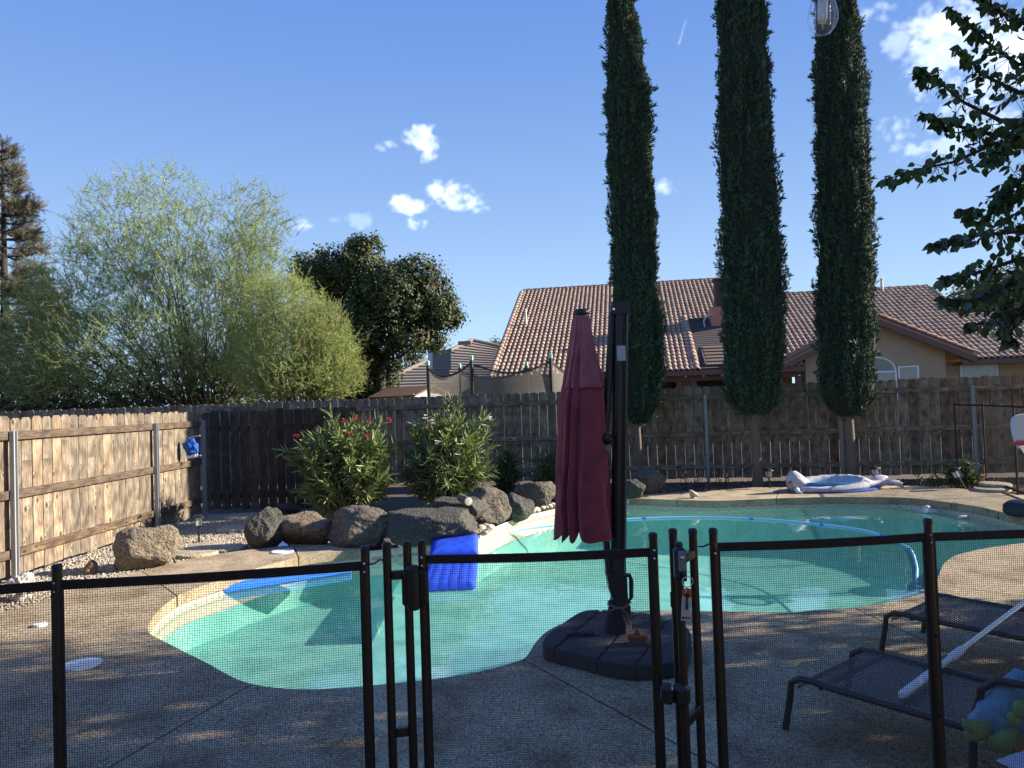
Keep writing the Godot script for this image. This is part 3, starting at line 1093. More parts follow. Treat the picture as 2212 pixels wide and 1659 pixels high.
func make_house() -> void:
	var e0 := Vector3(3.62, 0, -28.98)
	house = thing("tiled_house", "tan stucco house with large clay barrel tile roof behind the fence", "house", e0, -deg_to_rad(9.2))
	var slope := atan(SL)
	# roof decks
	var base := MB.new()
	for q in [[-4.55, 7.5, 10.2, 0.0], [7.5, 13.3, 7.5, 1.0], [13.3, 15.15, 7.5, 0.0], [15.15, 22.0, 3.9, 0.0]]:
		base.face(roof_at(q[0], q[3]), roof_at(q[1], q[3]), roof_at(q[1], q[2]), roof_at(q[0], q[2]))
		# the far slope
		var top := roof_at(q[0], q[2])
		var top2 := roof_at(q[1], q[2])
		base.face(top, top2, top2 + Vector3(0, -q[2] * SL, -q[2]), top + Vector3(0, -q[2] * SL, -q[2]))
	var roof := part("roof", base, M.roof_base, house)
	var tilt := Basis(Vector3.RIGHT, slope) * Basis(Vector3.RIGHT, -0.055)
	var tl := barrel(0.086, 0.104, 0.42)
	var singles := 0
	var places := []
	var tints := []
	var rows_a := int(10.2 / cos(slope) / 0.37)
	for r in rows_a + 1:
		for c in 124:
			var u := -4.4 + c * 0.215
			var v := (r * 0.37 + 0.16) * cos(slope)
			var lim := 10.15 if u < 7.4 else (7.45 if u < 15.05 else 3.85)
			if v > lim or (u > 3.85 and u < 7.0 and v < 5.1):
				continue
			if u > 7.8 and absf(u - 10.36) < 3.3 and v < (1.75 - absf(u - 10.36) * 0.47) / SL:
				continue
			var x := Transform3D(Basis(Vector3.UP, rr(-0.03, 0.03)) , Vector3.ZERO)
			x = Transform3D(tilt * Basis(Vector3.UP, rr(-0.025, 0.025)), roof_at(u + rr(-0.006, 0.006), v, 0.012 + rr(0, 0.008)))
			if r < 9 and u < 3.85 and singles < 300 and (u < 1.6 or u > 2.4):
				part("tile", tl, M["tile %d" % (rng.randi() % 5)], roof, x)
				singles += 1
			else:
				places.append(x)
				var f := rr(0.8, 1.2)
				tints.append(Color(0.45 * f, rr(0.28, 0.325) * f, rr(0.19, 0.225) * f))
	many("tile_field", tl, M.tile_many, places, tints, roof)
	# ridge and verge tiles
	var cap := barrel(0.12, 0.135, 0.44)
	var along := Basis(Vector3.UP, PI / 2)
	for q in [[-4.5, 7.5, 10.2], [7.5, 15.15, 7.5], [15.15, 21.0, 3.9]]:
		var u: float = q[0] + 0.2
		while u < q[1]:
			part("ridge_tile", cap, M["tile %d" % (rng.randi() % 5)], roof, Transform3D(Basis(Vector3.BACK, 0.03) * along, roof_at(u, q[2], 0.0) + Vector3(0, 0.01, 0)))
			u += 0.4
	for q in [[-4.55, 0.0, 10.1, "tile"], [3.72, 0.0, 5.2, "tile"], [7.12, 0.0, 3.4, "tile"], [15.15, 3.8, 7.4, "tile"]]:
		var v: float = q[1] + 0.1
		while v < q[2]:
			part("verge_tile", cap, M["%s %d" % [q[3], rng.randi() % 5]], roof, Transform3D(tilt, roof_at(q[0], v, 0.03)))
			v += 0.36
	# bare patch of shingle between the two halves, with a stack of loose shingle panels
	var bare := MB.new()
	bare.face(roof_at(3.8, 0, 0.02), roof_at(7.05, 0, 0.02), roof_at(7.05, 5.1, 0.02), roof_at(3.8, 5.1, 0.02))
	part("bare_patch", bare, M.shingle, roof)
	var v2 := 0.05
	while v2 < 5.0:
		part("shingle_course", box(Vector3(3.2, 0.018, 0.2), 0.003), M.shingle, roof, Transform3D(tilt, roof_at(5.42, v2 + 0.08, 0.04)))
		v2 += 0.19
	for q in 6:
		part("skylight_panel", box(Vector3(0.82, 0.03, 0.24), 0.004), M.shingle_light, roof, Transform3D(tilt, roof_at(4.55, 0.35 + q * 0.3, 0.09)))
	for q in [[4.08, 0.035], [5.0, 0.035]]:
		part("skylight_rail", box(Vector3(0.05, 0.08, 2.1), 0.006), M.trim_brown, roof, Transform3D(tilt, roof_at(q[0], 1.1, 0.08)))
	# cooler tower
	part("chimney_stack", box(Vector3(1.1, 1.2, 1.1), 0.03), M.pink_stucco, roof, frame(roof_at(5.35, 4.6) + Vector3(0, 0.06, 0)))
	part("flue_hood", box(Vector3(0.8, 1.2, 0.8), 0.02), M.shingle, roof, frame(roof_at(5.45, 4.6) + Vector3(0, 1.28, 0)))
	part("flue_cap", box(Vector3(1.0, 0.06, 1.0), 0.02), M.trim_brown, roof, frame(roof_at(5.45, 4.6) + Vector3(0, 1.91, 0)))
	var wire := MB.new()
	wire.tube([roof_at(4.5, 4.0, 0.05), roof_at(4.45, 4.1, 0.3), roof_at(4.6, 4.2, 0.5), roof_at(4.9, 4.3, 0.55)], 0.03, 6)
	part("conduit", wire, M.ac_light, roof)
	for q in [[-3.75, 5.3, 0.75], [13.05, 7.3, 0.55], [11.9, 3.1, 0.4]]:
		var pipe := MB.new()
		pipe.lathe([Vector2(0.2, 0.0), Vector2(0.07, 0.08), Vector2(0.06, q[2]), Vector2(0.08, q[2]), Vector2(0.08, q[2] + 0.06), Vector2(0, q[2] + 0.06)], 10)
		part("vent_pipe", pipe, M.cream, roof, frame(roof_at(q[0], q[1])))
	# eave board and walls
	for q in [[-4.55, 7.75], [13.3, 22.0]]:
		part("eave_board", box(Vector3(q[1] - q[0], 0.2, 0.05), 0.01), M.trim_brown, house, frame(Vector3((q[0] + q[1]) / 2, 2.55, 0.0)))
		var sof := MB.new()
		sof.box(frame(Vector3((q[0] + q[1]) / 2, 2.48, -0.5)), Vector3(q[1] - q[0], 0.03, 0.95))
		part("soffit", sof, M.trim_brown, house)
	# shaded patio: beam, posts, dark glass behind
	part("beam", box(Vector3(11.6, 0.22, 0.2), 0.02), M.trim_brown, house, frame(Vector3(1.8, 2.36, -0.5)))
	for u in [-3.8, -0.5, 3.05, 3.6, 6.9, 7.6]:
		part("patio_post", box(Vector3(0.22, 2.3, 0.22), 0.02), M.trim_brown, house, frame(Vector3(u, 1.15, -0.5)))
	part("wall", box(Vector3(12.2, 2.6, 0.2)), M.stucco, house, frame(Vector3(1.7, 1.3, -2.6)))
	for u in [-2.4, 1.0, 2.6, 4.6, 6.2]:
		window(Vector3(u, 1.5, -2.48), 1.3, 1.5, M.dark_room, false)
	# gable wing
	var gz := -0.35
	var poly := PackedVector2Array([Vector2(7.85, 0), Vector2(12.88, 0), Vector2(12.88, 3.12), Vector2(10.36, 4.3), Vector2(7.85, 3.12)])
	var gb := MB.new()
	gb.plate(poly, -0.9, 0.0)
	part("gable_wall", gb, M.stucco, house, frame(Vector3(0, 0, gz)))
	var wing := MB.new()
	for sg in [-1.0, 1.0]:
		var ux: float = 10.36 + sg * 3.45
		var r := Transform3D(Basis(Vector3.BACK, -sg * 0.4405), Vector3((10.36 + ux) / 2, 4.4 - 0.81, -2.0))
		wing.box(r, Vector3(3.82, 0.1, 4.2), 0.01)
	part("wing_roof", wing, M.roof_base, house)
	for sg in [-1.0, 1.0]:
		var board := box(Vector3(3.78, 0.26, 0.06), 0.01)
		part("barge_board", board, M.trim_brown, house, Transform3D(Basis(Vector3.BACK, -sg * 0.4405), Vector3(10.36 + sg * 1.72, 3.46, 0.06)))
		for q in 10:
			var dist := 0.2 + q * 0.375
			var rot := Basis(Vector3.BACK, -sg * 0.4405) * Basis(Vector3.UP, PI / 2 * sg) * Basis(Vector3.RIGHT, -0.03)
			part("verge_tile", cap, M["redtile %d" % (rng.randi() % 5)], roof, Transform3D(rot, Vector3(10.36 + sg * dist * cos(0.4405), 4.48 - dist * sin(0.4405), 0.0)))
	# tiles on the wing's visible slope
	places = []
	tints = []
	for r in 10:
		for c in 14:
			var dist := 0.25 + r * 0.37
			var v := 0.2 + c * 0.215
			if 4.47 - dist * sin(0.4405) < 2.65 + v * SL:
				continue
			places.append(Transform3D(Basis(Vector3.BACK, 0.4405) * Basis(Vector3.UP, -PI / 2), Vector3(10.36 - dist * cos(0.4405), 4.47 - dist * sin(0.4405), -v)))
			var f := rr(0.8, 1.2)
			tints.append(Color(0.38 * f, 0.235 * f, 0.165 * f))
	many("wing_tile_field", tl, M.tile_many, places, tints, roof)
	# windows of the wing and the wall beside it
	arch_window(Vector3(10.45, 2.02, gz + 0.02))
	window(Vector3(11.55, 1.85, gz + 0.02), 0.62, 1.2, M.blind, true)
	part("recessed_wall", box(Vector3(9.0, 2.6, 0.2)), M.stucco, house, frame(Vector3(17.4, 1.3, -0.9)))
	window(Vector3(14.2, 1.75, -0.78), 1.2, 1.3, M.blind, true)
	window(Vector3(17.6, 1.75, -0.78), 1.2, 1.3, M.blind, true)


func window(c: Vector3, w: float, h: float, inner: Material, blinds: bool) -> void:
	var fr := MB.new()
	for sg in [-1.0, 1.0]:
		fr.box(frame(Vector3(sg * (w / 2 + 0.03), 0, 0.015)), Vector3(0.06, h + 0.12, 0.07), 0.01)
		fr.box(frame(Vector3(0, sg * (h / 2 + 0.03), 0.015)), Vector3(w - 0.002, 0.058, 0.066), 0.01)
	var win := part("window", fr, M.white_frame if blinds else M.trim_brown, house, frame(c))
	part("room", box(Vector3(w, h, 0.02)), M.dark_room, win, frame(Vector3(0, 0, -0.008)))
	if blinds:
		var sl := MB.new()
		var y := -h / 2 + 0.03
		while y < h / 2 - 0.02:
			sl.box(Transform3D(Basis(Vector3.RIGHT, 0.5), Vector3(0, y, 0.012)), Vector3(w - 0.01, 0.045, 0.003))
			y += 0.045
		part("blind", sl, M.blind, win)
	part("pane", box(Vector3(w, h, 0.006)), M.pane, win, frame(Vector3(0, 0, 0.036)))


func arch_window(c: Vector3) -> void:
	# half-round light over a square one
	var fr := MB.new()
	var w := 1.3
	for sg in [-1.0, 1.0]:
		fr.box(frame(Vector3(sg * w / 2, -0.25, 0.02)), Vector3(0.06, 1.1, 0.07), 0.01)
	fr.box(frame(Vector3(0, 0.3, 0.02)), Vector3(w - 0.07, 0.06, 0.07), 0.01)
	var pts := []
	for q in 17:
		var a := PI * q / 16
		pts.append(Vector3(cos(a) * w / 2, 0.3 + sin(a) * 0.55, 0.02))
	fr.tube(pts, 0.035, 6)
	var win := part("window", fr, M.white_frame, house, frame(c))
	var half := PackedVector2Array()
	for q in 17:
		var a := PI * q / 16
		half.append(Vector2(cos(a) * (w / 2 - 0.02), 0.3 + sin(a) * 0.53))
	var g := MB.new()
	g.plate(half, -0.012, -0.002)
	part("room", g, M.dark_room, win)
	g = MB.new()
	g.plate(half, 0.02, 0.026)
	part("pane", g, M.pane, win)
	var sl := MB.new()
	var y := -0.75
	while y < 0.26:
		sl.box(Transform3D(Basis(Vector3.RIGHT, 0.5), Vector3(0, y, 0.012)), Vector3(w - 0.06, 0.045, 0.003))
		y += 0.045
	part("blind", sl, M.blind, win)
	part("pane", box(Vector3(w - 0.06, 1.02, 0.006)), M.pane, win, frame(Vector3(0, -0.24, 0.036)))


func make_far_things() -> void:
	# grey hip roofed house
	var hh := thing("grey_roofed_house", "low house with a grey flat tile hip roof beside the big leafy tree", "house", Vector3(0, 0, 0))
	var e := [Vector3(-8.6, 2.7, -43), Vector3(7, 2.7, -43), Vector3(7, 2.7, -63), Vector3(-8.6, 2.7, -63)]
	var pk := at(1018, 733, 51)
	var r0 := Vector3(pk.x, pk.y, -52.5)
	var r1 := Vector3(2.0, pk.y - 1.2, -52.5)
	var rb := MB.new()
	rb.ftri(e[0], r0, e[3])
	rb.face(e[0], e[1], r1, r0)
	rb.face(e[2], e[3], r0, r1)
	rb.ftri(e[1], e[2], r1)
	var roof := part("roof", rb, M.slate_dark, hh)
	for q in 17:
		var f0 := q / 17.0
		var f1 := (q + 1.35) / 17.0
		var m := MB.new()
		for sd in [[e[0], e[1], r0, r1], [e[3], e[0], r0, r0]]:
			var a: Vector3 = sd[0].lerp(sd[2], f0)
			var b: Vector3 = sd[1].lerp(sd[3], f0)
			var c: Vector3 = sd[1].lerp(sd[3], minf(f1, 1.0))
			var d: Vector3 = sd[0].lerp(sd[2], minf(f1, 1.0))
			var lift := Vector3(0, 0.11, 0)
			m.face(a + lift, b + lift, c, d)
			m.face(a, b, b + lift, a + lift)
		part("tile_course", m, M.slate, roof)
	for sd in [[e[0], r0], [r0, r1], [e[1], r1]]:
		var m := MB.new()
		m.tube([sd[0] + Vector3(0, 0.08, 0), sd[1] + Vector3(0, 0.08, 0)], 0.16, 6)
		part("hip_ridge", m, M.slate, roof)
	part("wall", box(Vector3(14.4, 2.7, 18)), M.stucco, hh, frame(Vector3(-0.8, 1.35, -53)))
	part("fascia", box(Vector3(15.7, 0.22, 0.08), 0.01), M.trim_brown, hh, frame(Vector3(-0.8, 2.6, -42.98)))
	part("vent_box", box(Vector3(0.9, 0.25, 0.5), 0.02), M.slate, roof, frame(at(1004, 741, 50)))
	var win := part("window", box(Vector3(1.6, 1.2, 0.05)), M.dark_room, hh, frame(Vector3(-4.4, 1.7, -43.98)))
	part("frame", box(Vector3(1.8, 0.08, 0.08)), M.white_frame, win, frame(Vector3(0, 0.62, 0.01)))
	# air conditioner on the low roof
	var ac := at(950, 798, 41)
	var acn := thing("air_conditioner", "boxy grey air conditioner with ribbed side standing on the low roof", "air conditioner", ac, 0.35)
	part("housing", box(Vector3(1.1, 1.0, 1.0), 0.03), M.ac_light, acn, frame(Vector3(0, 0.5, 0)))
	for q in 12:
		part("fin", box(Vector3(0.05, 0.86, 0.03)), M.ac_grey, acn, frame(Vector3(-0.48 + q * 0.087, 0.5, 0.51)))
	part("lid", box(Vector3(1.16, 0.06, 1.06), 0.02), M.ac_grey, acn, frame(Vector3(0, 1.03, 0)))
	part("stand", box(Vector3(0.9, 0.5, 0.9), 0.02), M.ac_grey, acn, frame(Vector3(0, -0.25, 0)))
	# cream garden shed
	var s0 := at(874, 846, 23)
	var sh := thing("garden_shed", "small cream garden shed with brown pitched roof beyond the fence", "shed", Vector3(s0.x, 0, -24.0), -0.75)
	var pl := PackedVector2Array([Vector2(-0.7, 0), Vector2(0.7, 0), Vector2(0.7, 1.92), Vector2(0, 2.2), Vector2(-0.7, 1.92)])
	var sm := MB.new()
	sm.plate(pl, -1.1, 1.1, Transform3D(Basis(Vector3.UP, PI / 2), Vector3.ZERO))
	part("wall", sm, M.stucco_shed, sh)
	for q in 9:
		part("siding_joint", box(Vector3(0.012, 1.8, 0.012)), M.cream, sh, frame(Vector3(-1.0 + q * 0.25, 0.95, 0.706)))
	for sg in [-1.0, 1.0]:
		part("roof", box(Vector3(2.5, 0.05, 0.86), 0.01), M.shed_roof, sh, Transform3D(Basis(Vector3.RIGHT, sg * 0.38), Vector3(0, 2.1, sg * 0.38)))
	part("trim", box(Vector3(0.04, 0.1, 1.5), 0.01), M.white, sh, frame(Vector3(1.12, 1.95, 0)))
	# trampoline with a net wall
	var tc := at(1085, 830, 19.2)
	tc.y = 0
	var tr := thing("trampoline", "round trampoline with tan safety net on dark poles beyond the fence", "trampoline", tc)
	var R := 1.95
	var net := MB.new()
	var rows := [PackedVector3Array(), PackedVector3Array(), PackedVector3Array()]
	var np := 6
	for q in 49:
		var a := TAU * q / 48
		var f := fposmod(a * np / TAU + 0.15, 1.0)
		var sag := -0.28 * (1.0 - pow(absf(f * 2 - 1), 2))
		var rr_ := R * (1.0 - 0.09 * (1.0 - pow(absf(f * 2 - 1), 2)))
		rows[0].append(Vector3(cos(a) * R, 0.8, sin(a) * R))
		rows[1].append(Vector3(cos(a) * (R + rr_) / 2, 1.7, sin(a) * (R + rr_) / 2))
		rows[2].append(Vector3(cos(a) * rr_, 2.62 + sag, sin(a) * rr_))
	net.sheet(rows)
	part("net", net, M.net_tan, tr)
	var hem := MB.new()
	hem.tube(Array(rows[2]), 0.025, 6)
	part("net_hem", hem, M.black, tr)
	for q in np:
		var a := (q - 0.15) * TAU / np
		var pole := MB.new()
		pole.tube([Vector3(cos(a) * R, 0.0, sin(a) * R), Vector3(cos(a) * R, 2.68, sin(a) * R)], 0.045, 8)
		var po := part("pole", pole, M.black, tr)
		part("pole_cap", box(Vector3(0.09, 0.14, 0.09), 0.02), M.mint, po, frame(Vector3(cos(a) * R, 2.73, sin(a) * R)))
	var bed := MB.new()
	bed.lathe([Vector2(R, 0.75), Vector2(R, 0.82), Vector2(0, 0.8)], 32)
	part("jumping_mat", bed, M.black, tr)


# ---------------------------------------------------------------- plants
func spray(kind: String) -> ArrayMesh:
	# small tufts of leaves, about 1 long along +y
	var b := MB.new()
	var rg := RandomNumberGenerator.new()
	rg.seed = kind.length() * 77
	if kind == "cypress":
		for q in 9:
			var a := rg.randf_range(0, TAU)
			var up := rg.randf_range(0.55, 1.0)
			var out := Vector3(cos(a), 0, sin(a)) * rg.randf_range(0.05, 0.36)
			var base := Vector3(0, q * 0.05, 0)
			var tip := base + out + Vector3(0, up * 0.6, 0)
			var sd := out.cross(Vector3.UP).normalized() * 0.055
			var mid := base.lerp(tip, 0.5)
			b.ftri(base, mid + sd, tip)
			b.ftri(base, tip, mid - sd)
	elif kind == "wisp":
		# green whip with many short leaflets
		b.tube([Vector3.ZERO, Vector3(0.02, 0.5, 0.01), Vector3(0.06, 1.0, 0)], [0.012, 0.009, 0.004], 3, false)
		for q in 34:
			var y := rg.randf_range(0.05, 1.0)
			var a := rg.randf_range(0, TAU)
			var o := Vector3(0.04 * y, y, 0)
			var d := Vector3(cos(a), rg.randf_range(0.1, 0.9), sin(a)).normalized() * rg.randf_range(0.08, 0.17)
			var sd := d.cross(Vector3(sin(a), 0.2, cos(a))).normalized() * 0.011
			b.ftri(o - sd, o + d, o + sd)
	elif kind == "leafy":
		for q in 9:
			var d := Vector3(rg.randf_range(-1, 1), rg.randf_range(-0.6, 1), rg.randf_range(-1, 1)).normalized()
			var o := Vector3(0, 0.3, 0) + d * rg.randf_range(0.1, 0.4)
			var side := d.cross(Vector3(rg.randf_range(-1, 1), 1, rg.randf_range(-1, 1))).normalized() * 0.11
			var tip := o + d * 0.3 + Vector3(0, -0.12, 0)
			var mid := o.lerp(tip, 0.45)
			b.ftri(o, mid + side, tip)
			b.ftri(o, tip, mid - side)
	elif kind == "fan":
		# a drooping conifer branch end
		for q in 15:
			var f := q / 14.0
			var o := Vector3(0, f * 0.85, -0.12 * f * f)
			for sg in [-1.0, 1.0]:
				var d := Vector3(sg * rg.randf_range(0.5, 1), rg.randf_range(0.3, 0.8), rg.randf_range(-0.7, 0.5)).normalized() * (0.34 - 0.16 * f)
				b.ftri(o - Vector3(0, 0.022, 0), o + d, o + Vector3(0, 0.022, 0))
	return b.mesh()


func cypress(label: String, foot: Vector3, prof: Array, top_y: float, trunk_r: float, seed_: int) -> void:
	# prof: rows of height, left edge and right edge relative to the trunk
	var o := thing("cypress_tree", label, "tree", foot, 0, "slim cypresses in a row before the rear fence")
	var nz := noise(seed_, 1.0, FastNoiseLite.TYPE_SIMPLEX_SMOOTH, 3)
	var tr := MB.new()
	tr.tube([Vector3(0, -0.1, 0), Vector3(0.01, 0.12, 0), Vector3(0.0, 0.7, 0), Vector3(-0.02, 1.4, 0), Vector3(0, 4.0, 0), Vector3(0, 8.0, 0)], [trunk_r * 1.5, trunk_r * 1.1, trunk_r, trunk_r * 0.95, trunk_r * 0.6, 0.02], 10)
	part("trunk", tr, M.bark_grey, o)
	var y0: float = prof[0][0]
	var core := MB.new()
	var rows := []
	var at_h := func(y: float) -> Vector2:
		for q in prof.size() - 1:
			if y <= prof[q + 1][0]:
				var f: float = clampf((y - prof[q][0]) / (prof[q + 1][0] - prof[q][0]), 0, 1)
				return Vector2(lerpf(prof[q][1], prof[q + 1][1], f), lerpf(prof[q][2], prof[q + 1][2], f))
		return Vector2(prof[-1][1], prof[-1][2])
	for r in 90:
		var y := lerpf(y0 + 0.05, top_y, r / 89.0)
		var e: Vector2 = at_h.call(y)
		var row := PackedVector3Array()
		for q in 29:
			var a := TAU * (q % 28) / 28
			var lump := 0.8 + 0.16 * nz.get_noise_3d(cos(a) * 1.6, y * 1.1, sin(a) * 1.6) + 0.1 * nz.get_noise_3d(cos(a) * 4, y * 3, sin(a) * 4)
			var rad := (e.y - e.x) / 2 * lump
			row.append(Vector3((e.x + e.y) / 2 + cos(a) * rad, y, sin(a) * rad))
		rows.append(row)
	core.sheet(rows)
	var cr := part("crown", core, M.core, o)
	var sh := spray("cypress")
	var places := []
	var tints := []
	var y := y0
	for q in 34000:
		y = y0 + (top_y - y0) * rng.randf() - (rr(0.0, 0.14) if rng.randf() < 0.03 else 0.0)
		var e: Vector2 = at_h.call(y)
		var a := rr(0, TAU)
		var lump := 0.84 + 0.3 * nz.get_noise_3d(cos(a) * 1.6, y * 1.1, sin(a) * 1.6) + 0.2 * nz.get_noise_3d(cos(a) * 4, y * 1.3, sin(a) * 4)
		var rad := (e.y - e.x) / 2 * lump * rr(0.86, 1.0)
		var pos := Vector3((e.x + e.y) / 2 + cos(a) * rad, y, sin(a) * rad)
		var dir := Vector3(cos(a) * rr(0.25, 0.75), 1.0, sin(a) * rr(0.25, 0.75)) + rdir() * 0.22
		var sz := rr(0.06, 0.115)
		if rng.randf() < 0.008:
			dir = Vector3(cos(a) * 1.4, 0.8, sin(a) * 1.4)
			sz = rr(0.16, 0.26)
		places.append(aimed(pos, dir, rr(0, TAU), Vector3.ONE * sz))
		var f := rr(0.65, 1.25) * (1.0 + 0.4 * nz.get_noise_3d(cos(a) * 2, y * 0.8, sin(a) * 2 + 9))
		if rng.randf() < 0.02:
			tints.append(Color(0.14 * f, 0.1 * f, 0.05 * f))
		else:
			tints.append(Color(0.055 * f, 0.1 * f, 0.057 * f))
	many("foliage", sh, M.needle, places, tints, cr)


func make_trees() -> void:
	# three cypresses
	var rows := [
		["leftmost of three tall cypresses, tapering to its tip, behind the umbrella mast", [1383, 1048], [[918, 1368, 1398], [905, 1350, 1414], [880, 1334, 1430], [800, 1322, 1440], [600, 1317, 1430], [400, 1312, 1420], [300, 1308, 1417], [200, 1306, 1410], [100, 1310, 1394], [40, 1312, 1380], [0, 1314, 1371], [-60, 1320, 1358], [-130, 1333, 1345]], 0.055],
		["middle and broadest of three tall cypresses, in front of the roof's dark gap", [1636, 1046], [[898, 1612, 1652], [885, 1590, 1674], [860, 1570, 1690], [700, 1558, 1702], [500, 1556, 1694], [300, 1552, 1680], [100, 1552, 1670], [0, 1554, 1664], [-150, 1562, 1640], [-260, 1595, 1610]], 0.085],
		["tall cypress nearest the basketball hoop, sunlit on its right edge", [1840, 1040], [[902, 1815, 1856], [890, 1796, 1872], [862, 1772, 1891], [700, 1762, 1897], [500, 1764, 1890], [300, 1766, 1884], [100, 1772, 1870], [0, 1772, 1862], [-120, 1782, 1850], [-220, 1806, 1830]], 0.09]]
	var n := 0
	for r in rows:
		var foot := gp(r[1][0], r[1][1])
		var d := -foot.z
		var prof := []
		for q in r[2]:
			var mid := at((q[1] + q[2]) / 2.0, q[0], d)
			var half: float = (q[2] - q[1]) / 2.0 * d / F
			prof.append([mid.y, mid.x - foot.x - half, mid.x - foot.x + half])
		cypress(r[0], foot, prof, prof[-1][0], r[3], 60 + n)
		n += 1

	# wispy desert tree beyond the fence, and its rounder, denser sister
	wispy("wispy_tree", "wide wispy grey green tree with many thin branching stems beyond the fence", 445, 20.5, [[335, 505, 175, 140, 1.0], [548, 525, 90, 132, 1.1], [450, 600, 130, 100, 0.7], [215, 620, 150, 130, 1.0], [110, 700, 120, 120, 1.0], [430, 690, 200, 140, 0.8], [290, 770, 230, 110, 1.3], [70, 790, 120, 90, 1.2], [480, 800, 130, 80, 1.2], [560, 650, 110, 110, 1.0], [520, 760, 120, 100, 1.2]], 16000, [0.27, 0.325, 0.115], 80, 0.26, 0.56)
	wispy("bushy_tree", "dense rounded yellow green feathery tree beside the dark leafy one", 655, 19.0, [[645, 730, 110, 125, 1.0], [700, 760, 78, 100, 1.0], [585, 780, 100, 90, 1.0], [590, 660, 85, 70, 0.7], [640, 820, 130, 60, 1.6], [720, 800, 70, 70, 1.2]], 15000, [0.31, 0.35, 0.115], 36, 0.18, 0.36)

	var base := Vector3.ZERO
	var o: Node3D
	var limbs := MB.new()
	var places := []
	var tints := []
	# dark low growth under the wispy tree
	var low := 0
	for q in [[60, 870, 22.5, 2.1, 2.6], [190, 868, 22.0, 2.1, 2.3], [330, 868, 21.5, 1.9, 2.0], [520, 868, 21.5, 2.0, 2.2]]:
		base = at(q[0], q[1], q[2])
		base.y = 0
		var labels := ["dark shrub under the brown conifer beyond the fence corner", "dark shrub left of the wispy tree's stems beyond the fence", "dark shrub at the wispy tree's stems beyond the fence", "dark shrub between the wispy tree and the dense feathery tree"]
		leafy_blob("dark_shrub", labels[low], "shrub", base, [[Vector3(0, q[4] * 0.6, 0), Vector3(q[3], q[4], 1.2)]], 1700, 0.34, [0.085, 0.1, 0.045], "leafy", "undergrowth beyond the fence")
		low += 1

	# dark leafy tree
	base = at(835, 860, 25.0)
	base.y = 0
	var c := func(px: float, py: float, d: float) -> Vector3:
		return at(px, py, d) - base
	var blobs := []
	for q in [[700, 600, 25.5, 62, 60], [770, 590, 25, 70, 62], [785, 535, 25, 36, 30], [850, 640, 24.5, 80, 66], [900, 610, 25, 62, 55], [935, 670, 25, 50, 60], [965, 680, 25, 34, 40], [800, 700, 24.5, 70, 70], [880, 720, 24.5, 56, 50], [770, 780, 25, 55, 70], [725, 700, 25.5, 65, 65], [660, 590, 26, 30, 40], [830, 800, 25.5, 36, 45], [745, 835, 25.5, 62, 45], [800, 840, 25.5, 50, 32], [930, 735, 25, 36, 26]]:
		var p: Vector3 = c.call(q[0], q[1], q[2])
		blobs.append([p, Vector3(q[3], q[4], (q[3] + q[4]) / 2.0) * q[2] / F])
	var lt := leafy_blob("leafy_tree", "big dark glossy leafy tree with round crown and bare lower limbs beyond the fence", "tree", base, blobs, 8500, 0.38, [0.055, 0.074, 0.03], "leafy")
	limbs = MB.new()
	limbs.tube([Vector3(0, 0, 0), c.call(820, 820, 25), c.call(826, 780, 25), c.call(850, 740, 25), c.call(900, 695, 25), c.call(950, 660, 25)], [0.22, 0.2, 0.17, 0.13, 0.08, 0.03], 8)
	limbs.tube([c.call(826, 790, 25), c.call(800, 740, 25), c.call(770, 660, 25), c.call(775, 570, 25)], [0.16, 0.13, 0.08, 0.03], 8)
	limbs.tube([c.call(835, 765, 25), c.call(860, 700, 25), c.call(865, 640, 25)], [0.12, 0.08, 0.03], 8)
	part("trunk", limbs, M.bark_dark, lt)

	# brown conifer at the far side
	base = at(14, 870, 24.0)
	base.y = 0
	o = thing("conifer_tree", "tall brownish conifer with drooping branches at the photo's left edge", "tree", base)
	limbs = MB.new()
	var H := at(14, 300, 24.0).y
	limbs.tube([Vector3.ZERO, Vector3(0, H * 0.5, 0), Vector3(0, H, 0)], [0.2, 0.12, 0.02], 8)
	places = []
	tints = []
	var y := 0.9
	while y < H - 0.2:
		var reach := lerpf(2.8, 0.35, pow(y / H, 1.15)) * rr(0.7, 1.1)
		for q in 5:
			var a := rr(0, TAU)
			var d := Vector3(cos(a), rr(-0.05, 0.25), sin(a))
			var tip := Vector3(0, y, 0) + d * reach + Vector3(0, reach * 0.1, 0)
			limbs.tube([Vector3(0, y, 0), Vector3(0, y, 0) + d * reach * 0.55 - Vector3(0, reach * 0.04, 0), tip], [0.035, 0.022, 0.008], 4, false)
			var m := int(reach * 24) + 5
			for w in m:
				var f := rr(0.2, 1.03)
				var p := Vector3(0, y, 0).lerp(tip, f)
				var t := rr(0.7, 1.3)
				places.append(aimed(p + rdir() * 0.12, (d + rdir() * 0.9 + Vector3(0, 0.25, 0)), rr(0, TAU), Vector3.ONE * rr(0.28, 0.5)))
				tints.append(Color(0.11 * t, 0.082 * t, 0.058 * t) if rng.randf() < 0.45 else Color(0.075 * t, 0.078 * t, 0.04 * t))
		y += 0.27
	part("trunk", limbs, M.bark_dark, o)
	many("crown", spray("fan"), M.needle, places, tints, o)

	# yellowish tree behind the house on the right, tips of others on the skyline
	base = at(2160, 860, 44.0)
	base.y = 0
	c = func(px: float, py: float, d: float) -> Vector3:
		return at(px, py, d) - base
	blobs = []
	for q in [[2110, 650, 44, 55, 36], [2170, 630, 44, 60, 50], [2240, 640, 44, 70, 60], [2090, 680, 44, 40, 24], [2160, 690, 44, 90, 60], [2080, 655, 44, 30, 24]]:
		blobs.append([c.call(q[0], q[1], q[2]), Vector3(q[3], q[4], q[4]) * q[2] / F])
